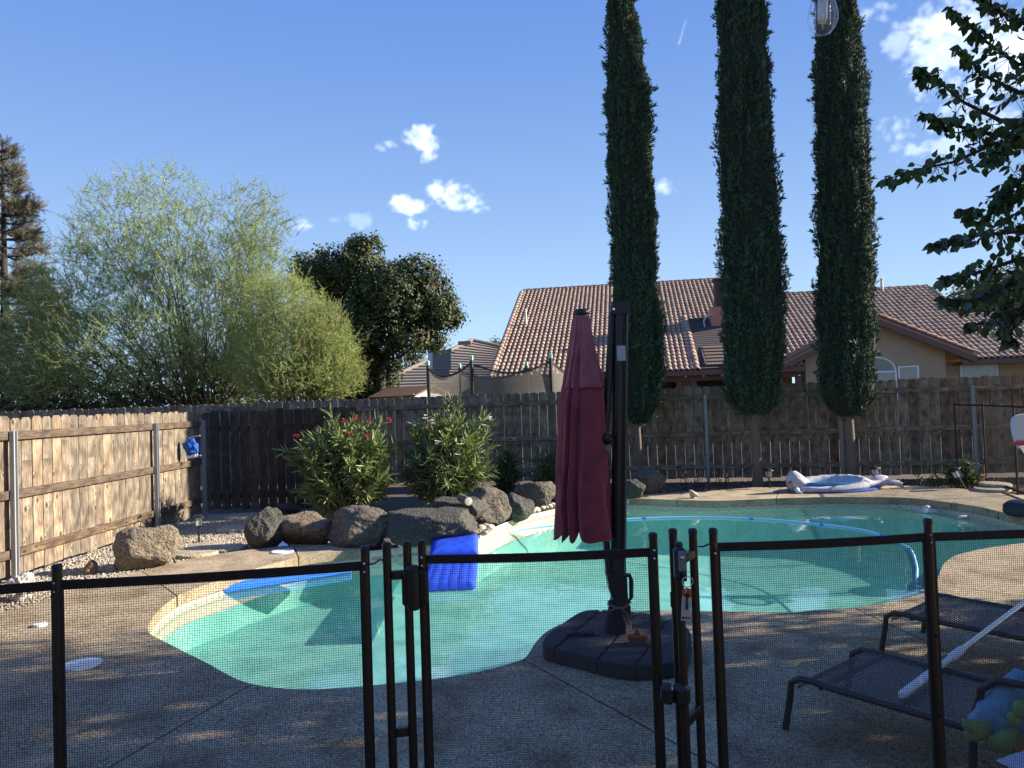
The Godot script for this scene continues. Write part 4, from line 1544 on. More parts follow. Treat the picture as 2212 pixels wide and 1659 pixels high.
	lt = leafy_blob("leafy_tree", "yellowish green bushy tree rising behind the clay roof at the photo's right edge", "tree", base, blobs, 1500, 0.75, [0.16, 0.16, 0.035], "leafy")
	limbs = MB.new()
	limbs.tube([Vector3.ZERO, c.call(2165, 690, 44)], [0.4, 0.2], 8)
	part("trunk", limbs, M.bark_dark, lt)
	var sk := ["small tree tip peeping between the grey roof and the clay roof", "small dark treetop beside the grey roof's low end"]
	var kk := 0
	for q in [[1072, 750, 70, 18, 16], [893, 762, 70, 22, 20]]:
		base = at(q[0], 868, q[2])
		base.y = 0
		lt = leafy_blob("leafy_tree", sk[kk], "tree", base, [[at(q[0], q[1], q[2]) - base, Vector3(q[3], q[4], q[3]) * q[2] / F], [at(q[0] - 8, q[1] + 30, q[2]) - base, Vector3(q[3] * 1.6, q[4] * 1.5, q[3]) * q[2] / F]], 260, 0.7, [0.12, 0.13, 0.05], "leafy")
		limbs = MB.new()
		limbs.tube([Vector3.ZERO, at(q[0], q[1] + 20, q[2]) - base], [0.3, 0.15], 8)
		part("trunk", limbs, M.bark_dark, lt)
		kk += 1


func wispy(called: String, label: String, px: float, d: float, blobs: Array, n: int, col: Array, stems: int, l0: float, l1: float) -> void:
	# thin limbs that fan out from one foot into rounded masses of fine twigs
	var base := at(px, 868, d)
	base.y = 0
	var o := thing(called, label, "tree", base)
	var limbs := MB.new()
	var places := []
	var tints := []
	var spots := []
	var total := 0.0
	for b in blobs:
		total += b[2] * b[3] * b[4]
	for b in blobs:
		var c := at(b[0], b[1], d) - base
		for q in int(n * b[2] * b[3] * b[4] / total):
			var dv := rdir()
			var r := pow(rng.randf(), 0.42)
			var p := c + dv * r * Vector3(b[2] * d / F, b[3] * d / F, b[2] * 0.8 * d / F)
			if p.y > 0.3:
				spots.append(p)
	var nz := noise(n, 0.9, FastNoiseLite.TYPE_SIMPLEX_SMOOTH, 2)
	for p in spots:
		if nz.get_noise_3dv(p) < -0.3:
			continue
		var away: Vector3 = (p - Vector3(0, 0.5, 0)).normalized()
		var dir := away * (0.7 if l1 > 0.5 else 0.35) + Vector3(0, 0.15, 0) + rdir() * 0.85
		var L := rr(l0, l1)
		places.append(aimed(p, dir, rr(0, TAU), Vector3.ONE * L))
		var f := rr(0.7, 1.3) * (1.0 + 0.3 * nz.get_noise_3dv(p * 0.7))
		tints.append(Color(col[0] * f * rr(0.85, 1.15), col[1] * f, col[2] * f))
	for q in stems:
		var p: Vector3 = spots[rng.randi() % spots.size()]
		var foot := Vector3(rr(-0.25, 0.25), 0, rr(-0.25, 0.25))
		var pts := []
		var rads := []
		var thick := 0.075 if q < 12 else rr(0.015, 0.035)
		for k in 9:
			var f := k / 8.0
			pts.append(foot + Vector3(p.x * pow(f, 1.15), p.y * pow(f, 0.9), p.z * pow(f, 1.15)) + rdir() * 0.1 * sin(f * PI))
			rads.append(lerpf(thick, 0.006, f))
		limbs.tube(pts, rads, 5, false)
		for k in 6:
			var w := 2 + rng.randi() % 6
			var to: Vector3 = pts[w] + (Vector3(p.x, p.y, p.z).normalized() + rdir() * 0.7) * rr(0.5, 1.2)
			limbs.tube([pts[w], pts[w].lerp(to, 0.5) + Vector3(0, 0.05, 0), to], [rads[w] * 0.6, rads[w] * 0.4, 0.004], 4, false)
	part("trunk", limbs, M.bark_green, o)
	many("crown", spray("wisp"), M.twig, places, tints, o)


func leafy_blob(called: String, label: String, category: String, base: Vector3, blobs: Array, n: int, size: float, col: Array, kind: String, group := "") -> Node3D:
	var o := thing(called, label, category, base, 0, group)
	var places := []
	var tints := []
	var total := 0.0
	for b in blobs:
		total += b[1].x * b[1].y
	var nz := noise(n, 0.7, FastNoiseLite.TYPE_SIMPLEX_SMOOTH, 2)
	for b in blobs:
		var m := int(n * b[1].x * b[1].y / total)
		for q in m:
			var d := rdir()
			var r := pow(rng.randf(), 0.4) * (1.0 + 0.25 * nz.get_noise_3dv(b[0] + d * 2.0))
			var p: Vector3 = b[0] + d * b[1] * r
			if p.y < 0.05:
				continue
			var hole := nz.get_noise_3dv(p * 1.6)
			if hole < -0.2:
				continue
			places.append(aimed(p, d + rdir() * 0.8 + Vector3(0, 0.3, 0), rr(0, TAU), Vector3.ONE * size * rr(0.7, 1.25)))
			var f := rr(0.6, 1.35) * (1.0 + 0.35 * hole)
			var br := rr(0, 1)
			if br < 0.16:
				tints.append(Color(col[0] * f * 1.5, col[1] * f * 0.95, col[2] * f))
			else:
				tints.append(Color(col[0] * f, col[1] * f, col[2] * f))
	many("crown", spray(kind), M.leaf_glossy, places, tints, o)
	return o


func blade(w: float, fold: float, belly: float) -> ArrayMesh:
	# one leaf, 1 long along +y, folded on its midrib and curled
	var b := MB.new()
	var rows := []
	for q in 6:
		var f := q / 5.0
		var half := w * pow(sin(PI * pow(f, belly)), 0.8) if q > 0 and q < 5 else 0.002
		var z := -0.16 * f * f
		rows.append(PackedVector3Array([Vector3(-half, f, z + fold * half), Vector3(0, f, z), Vector3(half, f, z + fold * half)]))
	b.sheet(rows)
	return b.mesh()


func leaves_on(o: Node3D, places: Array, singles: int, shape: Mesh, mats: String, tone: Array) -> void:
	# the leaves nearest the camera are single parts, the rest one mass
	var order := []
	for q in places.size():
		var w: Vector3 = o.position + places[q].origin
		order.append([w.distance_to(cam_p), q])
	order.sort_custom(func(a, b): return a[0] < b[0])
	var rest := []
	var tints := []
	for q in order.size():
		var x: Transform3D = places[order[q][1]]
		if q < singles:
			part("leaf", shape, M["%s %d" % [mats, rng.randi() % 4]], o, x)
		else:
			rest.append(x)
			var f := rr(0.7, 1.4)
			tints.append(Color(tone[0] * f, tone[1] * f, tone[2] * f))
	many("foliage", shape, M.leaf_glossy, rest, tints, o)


func oleander(label: String, x0: float, y0: float, x1: float, foot_y: float, stems: int, per: int, flowers: Array, fm: Material, singles: int, tone: Array, tall: Array) -> void:
	var foot := gp((x0 + x1) / 2, foot_y)
	var d := -foot.z
	var w := (x1 - x0) / 2 * d / F
	var h := (foot_y - y0) * d / F
	var o := thing("oleander_bush", label, "bush", foot, 0, "oleander bushes behind the boulders")
	var leaf := blade(0.06, 0.35, 0.9)
	var st := MB.new()
	var places := []
	for q in stems:
		var dv := rdir()
		if q < tall.size():
			dv = Vector3(tall[q][0], sqrt(maxf(0.0, 1.0 - tall[q][0] * tall[q][0])), 0.2)
		var r := rr(0.62, 1.0)
		if q < tall.size():
			r = 1.12
		# shoots fill a dome that reaches down to the stones
		var tip := Vector3(dv.x * w * r, h * 0.5 + dv.y * h * 0.47 * r, dv.z * w * 0.75 * r)
		if tip.y < 0.12:
			continue
		var out := (Vector3(dv.x * 0.8, 0.55 + 0.5 * dv.y, dv.z * 0.8) + rdir() * 0.25).normalized()
		var from := tip - out * minf(rr(0.3, 0.5), tip.y * 0.9)
		var b0 := Vector3(from.x * 0.35, 0, from.z * 0.35)
		st.tube([b0, b0.lerp(from, 0.6) + Vector3(0, from.y * 0.12, 0), from, tip], [0.009, 0.008, 0.006, 0.003], 4, false)
		for k in per:
			var g := pow(rng.randf(), 0.8)
			var dir := out * lerpf(0.25, 1.3, g) + rdir() * 0.95 - Vector3(0, 0.15, 0)
			places.append(aimed(from.lerp(tip, g), dir, rr(0, TAU), Vector3.ONE * rr(0.13, 0.2)))
	part("stem", st, M.bark_green, o)
	leaves_on(o, places, singles, leaf, "oleander leaf", tone)
	for q in flowers:
		var c := at(q[0], q[1], d - q[2]) - foot
		var m := MB.new()
		for k in 5:
			var cc := rdir() * 0.032
			for e in 5:
				var a := TAU * e / 5 + k
				var dir := (Vector3(cos(a), 0.45, sin(a)) + rdir() * 0.2) * 0.032
				var sd := dir.cross(Vector3.UP).normalized() * 0.014
				m.face(cc, cc + dir * 0.7 + sd, cc + dir, cc + dir * 0.7 - sd)
		part("flower", m, fm, o, frame(c))


func make_garden() -> void:
	oleander("oleander bush with red flower clusters behind the boulders", 632, 893, 872, 1122, 250, 26, [[742, 910, 0.6], [772, 905, 0.6], [800, 910, 0.5], [841, 908, 0.4], [755, 938, 0.7], [796, 943, 0.7], [641, 944, 0.3]], M.red_flower, 150, [0.15, 0.185, 0.075], [[0.62], [0.55], [-0.2], [-0.95]])
	oleander("oleander bush with a few white flowers beside the red flowering one", 866, 872, 1076, 1105, 200, 25, [[920, 903, 0.5], [934, 912, 0.6], [1060, 906, 0.3], [946, 957, 0.8]], M.white_flower, 150, [0.15, 0.18, 0.075], [[0.12], [0.02], [0.22], [0.72], [0.8], [0.65]])
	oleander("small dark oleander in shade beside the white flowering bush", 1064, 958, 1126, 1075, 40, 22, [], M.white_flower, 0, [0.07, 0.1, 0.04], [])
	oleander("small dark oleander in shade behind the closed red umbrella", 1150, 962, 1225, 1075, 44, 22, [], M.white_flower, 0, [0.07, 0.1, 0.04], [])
	var bf := gp(2035, 1052)
	leafy_blob("low_shrub", "low dark green weed clump at the foot of the rear fence", "plant", bf, [[Vector3(0.0, 0.12, 0), Vector3(0.5, 0.16, 0.25)], [Vector3(0.35, 0.2, 0), Vector3(0.25, 0.22, 0.2)]], 420, 0.11, [0.04, 0.075, 0.02], "leafy")

	# boulders
	boulder("large cracked tan boulder standing alone before the sunlit fence", 240, 1136, 356, 1230, M.rock_tan, 21, 12, 0.8)
	boulder("small reddish stone lying beside the lone tan boulder", 176, 1214, 203, 1238, M.rock_brown, 22, 8, 0.9)
	boulder("dark grey boulder at the gravel end of the boulder row", 524, 1097, 600, 1186, M.rock_dark, 23, 9, 0.9)
	boulder("brown rounded boulder second from the gravel end of the row", 592, 1107, 706, 1180, M.rock_brown, 24, 8, 0.75)
	boulder("big domed grey boulder below the red flowering oleander", 700, 1090, 842, 1184, M.rock_grey, 25, 6, 0.7)
	boulder("long flat topped angular boulder at the pool's edge", 842, 1099, 1018, 1182, M.rock_dark, 26, 5, 0.55, -1.0, [[Vector3(0.05, 1, 0.12).normalized(), 0.52], [Vector3(-0.1, 0.1, 1).normalized(), 0.7], [Vector3(1, 0.3, 0.2).normalized(), 0.8]])
	boulder("dark ledge shaped boulder behind the flat topped one", 934, 1074, 1046, 1140, M.rock_dark, 27, 6, 0.6, 1146, [[Vector3(0.0, 1, 0.1).normalized(), 0.55], [Vector3(-0.2, 0, 1).normalized(), 0.7]])
	boulder("largest rounded brown grey boulder at the bend of the pool", 974, 1048, 1098, 1140, M.rock_grey, 28, 6, 0.7, 1138)
	boulder("low grey fissured boulder beside the bend of the pool", 1080, 1064, 1152, 1126, M.rock_dark, 29, 9, 0.8, 1124)
	boulder("craggy dark boulder next to the closed umbrella", 1118, 1038, 1198, 1102, M.rock_grey, 30, 12, 0.8, 1100)
	boulder("craggy grey boulder just right of the umbrella mast", 1345, 1034, 1394, 1078, M.rock_dark, 31, 12, 0.8)
	boulder("smooth round grey boulder before the rear fence beside the cypress", 1366, 1010, 1440, 1068, M.rock_grey, 32, 4, 0.8)
	boulder("low dark stone among gravel at the shaded gate end", 590, 1086, 640, 1110, M.rock_dark, 33, 8, 0.9)
	# dark stones between boulders and gate
	# cut log on the boulders
	var lg := MB.new()
	var l0 := at(1012, 1083, 8.9)
	lg.tube([l0, l0 + Vector3(-0.12, 0.01, -0.3)], 0.052, 14)
	var log := solo("cut_log", "short cut log with a pale round end resting on the boulders", "log", lg, M.bark_grey)
	lg = MB.new()
	lg.lathe([Vector2(0.05, 0), Vector2(0.05, 0.004), Vector2(0, 0.005)], 14, aimed(l0, Vector3(0.12, -0.01, 0.3)))
	part("sawn_end", lg, M.cream, log)
	# river pebbles along the tile edge
	var peb := []
	for q in 5:
		peb.append(rock_mesh(6, 200 + q, 0.12, 0, 0.02))
	var cols := ["rocks_pale", "rocks_pale", "rock_tan", "cream"]
	for q in [[950, 1174, 18], [935, 1171, 16], [965, 1172, 20], [985, 1166, 26], [1004, 1170, 17], [1022, 1155, 26], [1010, 1160, 20], [1033, 1152, 22], [1046, 1155, 20], [1040, 1145, 26], [1028, 1146, 20], [1052, 1149, 18], [1060, 1142, 22], [1048, 1138, 18], [1018, 1163, 16], [975, 1175, 14], [1146, 1108, 26], [1160, 1104, 20], [1152, 1100, 16], [1170, 1099, 18], [1178, 1097, 16], [1186, 1096, 18], [1192, 1092, 16], [1164, 1096, 14], [870, 1180, 22], [893, 1178, 16], [915, 1177, 18], [1100, 1121, 16], [1112, 1117, 14]]:
		var p := gp(q[0], q[1])
		var r: float = q[2] * -p.z / F / 2
		solo("river_pebble", "smooth pale river pebble on the rim between boulders and pool", "pebble", peb[rng.randi() % 5], M[cols[rng.randi() % 4]], turned(p + Vector3(0, r * 0.3, 0), Vector3(rr(-0.3, 0.3), rr(0, 6), rr(-0.3, 0.3)), Vector3(r, r * 0.55, r * 0.8)), "river pebbles along the pool rim")
	# stepping stones
	var ss := MB.new()
	ss.lathe([Vector2(0.25, 0.0), Vector2(0.255, 0.03), Vector2(0.235, 0.045), Vector2(0, 0.045)], 24)
	var sm := ss.mesh()
	var names := ["round pebbled stepping stone next to the leaning path lamp", "round stepping stone in shade right of the upright path lamp", "round stepping stone in shade at the upright path lamp's foot", "round stepping stone in sun behind the dark boulder", "round stepping stone nearest the dark gate"]
	var k := 0
	for q in [[425, 1194, 1.0], [492, 1184, 0.85], [445, 1180, 0.85], [506, 1142, 0.9], [520, 1116, 0.9]]:
		solo("stepping_stone", names[k], "stepping stone", sm, M.gravel_bed, turned(gp(q[0], q[1]) - Vector3(0, 0.025, 0), Vector3(0, k, 0), Vector3(q[2], 1, q[2])), "round stepping stones in the gravel")
		k += 1
	k = 0
	for q in [[2143, 1060, 0.0, 1.0], [2150, 1056, 0.05, 0.9]]:
		solo("stepping_stone", ["lower of two stacked round stepping stones beside the far mesh fence", "upper of two stacked round stepping stones beside the far mesh fence"][k], "stepping stone", sm, M.gravel_bed, turned(gp(q[0], q[1]) + Vector3(0, q[2], 0), Vector3(0.03 * k, k, 0), Vector3(q[3], 1, q[3])), "stacked stepping stones")
		k += 1

	pear_tree()


func pear_tree() -> void:
	var base := Vector3(8.2, 0, -4.6)
	var o := thing("pear_tree", "broadleaf tree whose leafy branches hang into the upper right of the view", "tree", base)
	var limbs := MB.new()
	limbs.tube([Vector3.ZERO, Vector3(0.05, 1.2, 0), Vector3(0, 2.4, 0.1), Vector3(-0.1, 4.2, 0), Vector3(0.1, 6.5, 0.1)], [0.17, 0.14, 0.12, 0.09, 0.03], 10)
	var leaf := blade(0.3, 0.3, 0.75)
	var places := []
	# branches in view: from the crown towards their tips
	for br in [
		[[2300, 330, 5.6], [2150, 310, 5.5], [2060, 350, 5.4], [1985, 365, 5.3], [1908, 390, 5.2]],
		[[2300, 260, 5.7], [2160, 260, 5.6], [2080, 220, 5.5], [2020, 170, 5.4], [1972, 146, 5.4]],
		[[2300, 300, 5.6], [2140, 290, 5.5], [2060, 270, 5.4], [1988, 244, 5.3]],
		[[2300, 120, 5.9], [2200, 140, 5.8], [2130, 90, 5.7], [2052, 18, 5.6]],
		[[2300, 60, 5.9], [2210, 50, 5.8], [2150, 20, 5.7], [2110, -20, 5.7]],
		[[2300, 200, 5.8], [2200, 200, 5.7], [2120, 160, 5.6], [2070, 100, 5.5]],
		[[2300, 400, 5.4], [2200, 420, 5.4], [2130, 470, 5.3], [2072, 452, 5.3]],
		[[2300, 480, 5.2], [2200, 500, 5.2], [2100, 510, 5.1], [2010, 528, 5.1]],
		[[2300, 540, 5.2], [2200, 560, 5.2], [2110, 590, 5.1], [2025, 602, 5.0]],
		[[2300, 600, 5.0], [2190, 610, 5.0], [2110, 650, 4.9], [2036, 646, 4.9]],
		[[2300, 660, 5.0], [2220, 680, 4.9], [2160, 700, 4.9], [2090, 700, 4.8]],
		[[2300, 580, 5.3], [2230, 600, 5.2], [2180, 660, 5.1], [2185, 745, 5.0]],
		[[2300, 360, 5.4], [2220, 380, 5.3], [2170, 420, 5.3], [2150, 440, 5.2]],
		[[2300, 240, 5.3], [2230, 250, 5.2], [2180, 310, 5.2], [2130, 350, 5.1]]]:
		var pts := []
		for q in br:
			pts.append(at(q[0], q[1], q[2]) - base)
		limbs.tube([Vector3(0, clampf(pts[0].y - 1.0, 1.5, 4.5), 0)] + pts, [0.05, 0.022, 0.016, 0.011, 0.007, 0.003].slice(0, pts.size() + 1), 6, false)
		for q in 125:
			var f := pow(rng.randf(), 1.1) * (pts.size() - 1.0)
			f = pts.size() - 1.0 - f
			var w := mini(int(f), pts.size() - 2)
			var p: Vector3 = pts[w].lerp(pts[w + 1], f - w)
			var off := (pts.size() - 1.0 - f) * 0.08 + 0.015
			var q2 := p + rdir() * off * rr(0.3, 1.0)
			limbs.tube([p, q2], [0.003, 0.0015], 3, false)
			var dir := Vector3(-0.35, -0.9, 0.1) + rdir() * 0.8
			places.append(aimed(q2, dir, rr(0, TAU), Vector3.ONE * rr(0.062, 0.095)))
	part("trunk", limbs, M.bark_dark, o)
	# the crown outside the view, which shades the terrace
	var inside := places.size()
	var mass := []
	var tints := []
	var nz := noise(71, 0.8, FastNoiseLite.TYPE_SIMPLEX_SMOOTH, 2)
	for q in 8500:
		var d := rdir()
		var r := pow(rng.randf(), 0.36)
		var p := Vector3(0.8, 4.7, 0.95) + d * r * Vector3(4.4, 3.2, 3.4)
		var wpos := base + p
		var v := cam_b.inverse() * (wpos - cam_p)
		if v.z < 0 and v.x / -v.z < 0.72 and absf(v.y / -v.z) < 0.6:
			continue
		if nz.get_noise_3dv(p * 1.6) < -0.04:
			continue
		mass.append(aimed(p, d + rdir(), rr(0, TAU), Vector3.ONE * rr(0.3, 0.5)))
		var f := rr(0.7, 1.3)
		tints.append(Color(0.05 * f, 0.085 * f, 0.03 * f))
	many("crown", spray("leafy"), M.leaf_glossy, mass, tints, o)
	leaves_on(o, places, 300, leaf, "pear leaf", [0.05, 0.085, 0.03])


# ---------------------------------------------------------------- the mesh safety fence
const FH := 1.2
const PITCH := 0.0069


func post_at(px: float, py: float) -> Vector3:
	var q := gp(px, py, FH)
	return Vector3(q.x, 0, q.z)


func net_panel(a: Vector3, b: Vector3, top: float, bottom: float) -> ArrayMesh:
	# woven threads between two posts, each a slim square bar
	var m := MB.new()
	var d := b - a
	var len := d.length()
	var u := d / len
	var w := u.cross(Vector3.UP)
	var r := 0.00041
	var n := int(len / PITCH)
	for q in n:
		var c := a + u * (q + 0.5) * len / n + Vector3(0, bottom, 0)
		bar(m, c, c + Vector3(0, top - bottom, 0), u * r, w * r)
	n = int((top - bottom) / PITCH)
	for q in n:
		var y := bottom + (q + 0.5) * (top - bottom) / n
		bar(m, a + Vector3(0, y, 0) + w * 0.0011, b + Vector3(0, y, 0) + w * 0.0011, Vector3(0, r, 0), w * r)
	return m.mesh()


func bar(m: MB, a: Vector3, b: Vector3, s1: Vector3, s2: Vector3) -> void:
	m.face(a + s1 + s2, b + s1 + s2, b + s1 - s2, a + s1 - s2)
	m.face(a - s1 + s2, b - s1 + s2, b + s1 + s2, a + s1 + s2)
	m.face(a - s1 - s2, b - s1 - s2, b - s1 + s2, a - s1 + s2)
	m.face(a + s1 - s2, b + s1 - s2, b - s1 - s2, a - s1 - s2)


func fence_post(o: Node3D, p: Vector3, h := FH, r := 0.0135) -> void:
	var m := MB.new()
	m.tube([p, p + Vector3(0, h * 0.5, 0), p + Vector3(0, h - 0.012, 0)], r, 14)
	var po := part("post", m, M.pole_bronze, o)
	m = MB.new()
	m.lathe([Vector2(r * 1.06, -0.016), Vector2(r * 1.08, -0.003), Vector2(r * 0.8, 0.002), Vector2(0, 0.003)], 14, frame(p + Vector3(0, h, 0)))
	part("cap", m, M.black_plastic, po)


func strip_side(o: Node3D, p: Vector3, u: Vector3) -> void:
	# the batten that pinches the mesh along the post, with its screws
	var m := MB.new()
	var x := frame(p + Vector3(0, FH / 2 - 0.03, 0), u, Vector3.UP, u.cross(Vector3.UP))
	m.box(x * frame(Vector3(0.012, 0, 0.004)), Vector3(0.012, FH - 0.06, 0.012), 0.003)
	part("edge_strip", m, M.band, o)
	for y in [-0.03, -0.055, -0.35, -0.6, -0.85]:
		var sc := MB.new()
		sc.lathe([Vector2(0.0045, 0), Vector2(0.0045, 0.003), Vector2(0.002, 0.005), Vector2(0, 0.005)], 8, Transform3D(Basis(Vector3.RIGHT, PI / 2), p + Vector3(0, FH + y - 0.02, 0.0145)))
		part("screw", sc, M.chrome if y > -0.1 else M.pole_bronze, o)


func top_band(o: Node3D, a: Vector3, b: Vector3, sag := 0.004) -> void:
	var rows := [PackedVector3Array(), PackedVector3Array(), PackedVector3Array(), PackedVector3Array(), PackedVector3Array()]
	var w := (b - a).normalized().cross(Vector3.UP) * 0.003
	for q in 13:
		var f := q / 12.0
		var c := a.lerp(b, f) + Vector3(0, FH - 0.045 - sag * sin(f * PI), 0)
		rows[0].append(c + w)
		rows[1].append(c + Vector3(0, -0.027, 0) + w)
		rows[2].append(c + Vector3(0, -0.027, 0) - w)
		rows[3].append(c - w)
		rows[4].append(c + w)
	var m := MB.new()
	for q in 4:
		m.sheet([rows[q], rows[q + 1]])
	for y in [-0.004, -0.0135, -0.023]:
		m.tube([a + Vector3(0, FH - 0.045 + y, 0) + w * 1.3, a.lerp(b, 0.5) + Vector3(0, FH - 0.045 - sag + y, 0) + w * 1.3, b + Vector3(0, FH - 0.045 + y, 0) + w * 1.3], 0.0012, 4, false)
	part("top_band", m, M.band, o)


func section(called: String, label: String, ps: Array, ends: Array) -> Node3D:
	var o := thing(called, label, "fence", Vector3.ZERO, 0, "pool safety fence")
	for q in ps.size():
		if not ends.has(q):
			fence_post(o, ps[q])
		if q > 0:
			var u: Vector3 = (ps[q] - ps[q - 1]).normalized()
			part("mesh_screen", net_panel(ps[q - 1], ps[q], FH - 0.06, 0.05), M.mesh_thread, o)
			top_band(o, ps[q - 1] + u * 0.01, ps[q] - u * 0.01)
			part("bottom_band", box(Vector3((ps[q] - ps[q - 1]).length() - 0.03, 0.027, 0.006), 0.002), M.band, o, frame((ps[q] + ps[q - 1]) / 2 + Vector3(0, 0.05, 0), u, Vector3.UP, u.cross(Vector3.UP)))
			strip_side(o, ps[q - 1], u)
			strip_side(o, ps[q], -u)
	return o


func make_pool_fence() -> void:
	var A := post_at(123, 1220)
	var B := post_at(788, 1180)
	var C := post_at(835, 1173)
	var D := post_at(879, 1170)
	var E := post_at(911, 1168)
	var G := post_at(1410, 1152)
	var K := post_at(1453, 1143)
	var L := post_at(1465, 1158)
	var H := post_at(1496, 1143)
	var I := post_at(1540, 1142)
	var J := post_at(2004, 1121)
	var w := A - (B - A).normalized() * 0.9
	section("safety_fence", "dark mesh pool fence section in the foreground before the pool's shallow end", [w, A, B], [])
	section("safety_fence", "dark mesh pool fence section in the foreground before the loungers", [I, J, J + (J - I).normalized() * 0.95], [])
	# gate leaf
	var gate := section("mesh_gate", "dark mesh gate leaf in the middle of the pool fence", [E, G], [])
	gate.set_meta("category", "gate")
	gate.remove_meta("group")
	# the hinge frame left of the leaf
	var hf := thing("gate_hinge_frame", "pair of dark fence posts with crossbars that carries the gate hinge", "gate frame")
	for q in [C, D]:
		fence_post(hf, q)
	for y in [FH - 0.1, 0.62]:
		var u := (D - C).normalized()
		part("crossbar", box(Vector3((D - C).length() - 0.026, 0.027, 0.02), 0.003), M.pole_bronze, hf, frame((C + D) / 2 + Vector3(0, y, 0), u, Vector3.UP, u.cross(Vector3.UP)))
	var hg := MB.new()
	var mid := D + (E - D) * 0.42
	hg.lathe([Vector2(0, -0.07), Vector2(0.016, -0.068), Vector2(0.02, -0.06), Vector2(0.02, 0.055), Vector2(0.016, 0.066), Vector2(0, 0.068)], 16, frame(mid + Vector3(0, FH - 0.135, 0.028)))
	var hin := part("hinge", hg, M.black_plastic, hf)
	for q in [D, E]:
		part("hinge_plate", box(Vector3(0.034, 0.105, 0.036), 0.006), M.black_plastic, hin, frame(q + Vector3(0, FH - 0.14, 0.008)))
	# latch frame right of the leaf
	var lf := thing("gate_latch_frame", "dark fence posts with crossbars and a key lock beside the gate", "gate frame")
	fence_post(lf, K)
	fence_post(lf, H)
	fence_post(lf, L, FH - 0.02, 0.012)
	for y in [FH - 0.075, 0.64]:
		var u := (H - L).normalized()
		part("crossbar", box(Vector3((H - L).length() - 0.02, 0.027, 0.02), 0.003), M.pole_bronze, lf, frame((L + H) / 2 + Vector3(0, y, 0), u, Vector3.UP, u.cross(Vector3.UP)))
	var lk := part("lock", box(Vector3(0.036, 0.1, 0.04), 0.01), M.black_plastic, lf, frame(L + Vector3(0, FH - 0.08, 0.008)))
	part("lock_face", box(Vector3(0.022, 0.062, 0.008), 0.004), M.ac_grey, lk, frame(Vector3(0.002, 0.01, 0.021)))
	var ks := MB.new()
	ks.lathe([Vector2(0.006, 0), Vector2(0.006, 0.006), Vector2(0.003, 0.008), Vector2(0, 0.008)], 12, Transform3D(Basis(Vector3.RIGHT, PI / 2), Vector3(0.002, 0.022, 0.025)))
	part("key_hole", ks, M.chrome, lk)
	ks = MB.new()
	ks.tube([Vector3(0.004, -0.02, 0.024), Vector3(0.006, -0.03, 0.034), Vector3(0.008, -0.045, 0.03)], 0.005, 8)
	part("latch_lever", ks, M.black_plastic, lk)
	var low := L + Vector3(-0.012, FH - 0.47, 0.01)
	part("latch_box", box(Vector3(0.05, 0.062, 0.045), 0.012), M.black_plastic, lf, frame(low))
	part("latch_box", box(Vector3(0.04, 0.058, 0.045), 0.012), M.black_plastic, lf, frame(low + Vector3(-0.04, 0.004, 0.0)))
	part("latch_clip", box(Vector3(0.012, 0.05, 0.012), 0.003), M.black_plastic, lf, frame(K + Vector3(-0.012, FH - 0.22, 0.01)))
	# the key tag
	var t0 := L + Vector3(0.012, FH - 0.115, 0.045)
	var tg := thing("key_tag", "white and orange card tag with a key on a ring, hanging from the gate lock", "tag", t0)
	var rg := MB.new()
	var pts := []
	for q in 21:
		var a := TAU * q / 20
		pts.append(Vector3(cos(a) * 0.016, -0.012 + sin(a) * 0.016, 0.004 * sin(a)))
	rg.tube(pts, 0.0016, 6, false)
	part("ring", rg, M.chrome, tg)
	var im := Image.create(64, 160, false, Image.FORMAT_RGB8)
	im.fill(lin(0.62, 0.6, 0.58))
	for q in 17:
		im.fill_rect(Rect2i(6, 54 + q * 5, 30 + (q * 13) % 22, 2), lin(0.3, 0.29, 0.29))
	im.fill_rect(Rect2i(4, 140, 56, 13), lin(0.02, 0.02, 0.03))
	im.fill_rect(Rect2i(18, 144, 36, 4), lin(0.4, 0.4, 0.4))
	im.fill_rect(Rect2i(0, 0, 64, 42), lin(0.62, 0.1, 0.03))
	var cm := mat("tag card", 1, 1, 1, 0.6)
	cm.albedo_texture = ImageTexture.create_from_image(im)
	var cd := MB.new()
	var tl := Basis(Vector3.BACK, -0.08)
	var ww := 0.0145
	cd.face(tl * Vector3(-ww, -0.125, 0.004), tl * Vector3(ww, -0.125, 0.004), tl * Vector3(ww, -0.042, 0.004), tl * Vector3(-ww, -0.042, 0.004), Vector2(0, 1), Vector2(1, 1), Vector2(1, 0.12), Vector2(0, 0.12))
	cd.face(tl * Vector3(-ww, -0.125, 0.0034), tl * Vector3(ww, -0.125, 0.0034), tl * Vector3(ww, -0.042, 0.0034), tl * Vector3(-ww, -0.042, 0.0034), Vector2(0, 1), Vector2(1, 1), Vector2(1, 0.12), Vector2(0, 0.12))
	var prev := Vector3.ZERO
	for q in 9:
		var a := PI * q / 8
		var cc := Vector3(cos(a) * ww, -0.042 + sin(a) * 0.014, 0.004)
		if q > 0:
			cd.ftri(tl * prev, tl * cc, tl * Vector3(0, -0.042, 0.004))
		prev = cc
	for q in range(cd.t.size() - 24, cd.t.size()):
		cd.t[q] = Vector2(0.5, 0.1)
	part("card", cd, cm, tg)
	var ky := MB.new()
	ky.lathe([Vector2(0, 0), Vector2(0.0075, 0), Vector2(0.0075, 0.0025), Vector2(0, 0.0025)], 16, Transform3D(tl * Basis(Vector3.RIGHT, PI / 2), tl * Vector3(0.0, -0.05, 0.0055)))
	ky.box(Transform3D(tl, tl * Vector3(0, -0.073, 0.0068)), Vector3(0.005, 0.036, 0.002), 0.0005)
	for q in 4:
		ky.box(Transform3D(tl, tl * Vector3(0.0025, -0.078 - q * 0.004, 0.0068)), Vector3(0.004, 0.0022, 0.002))
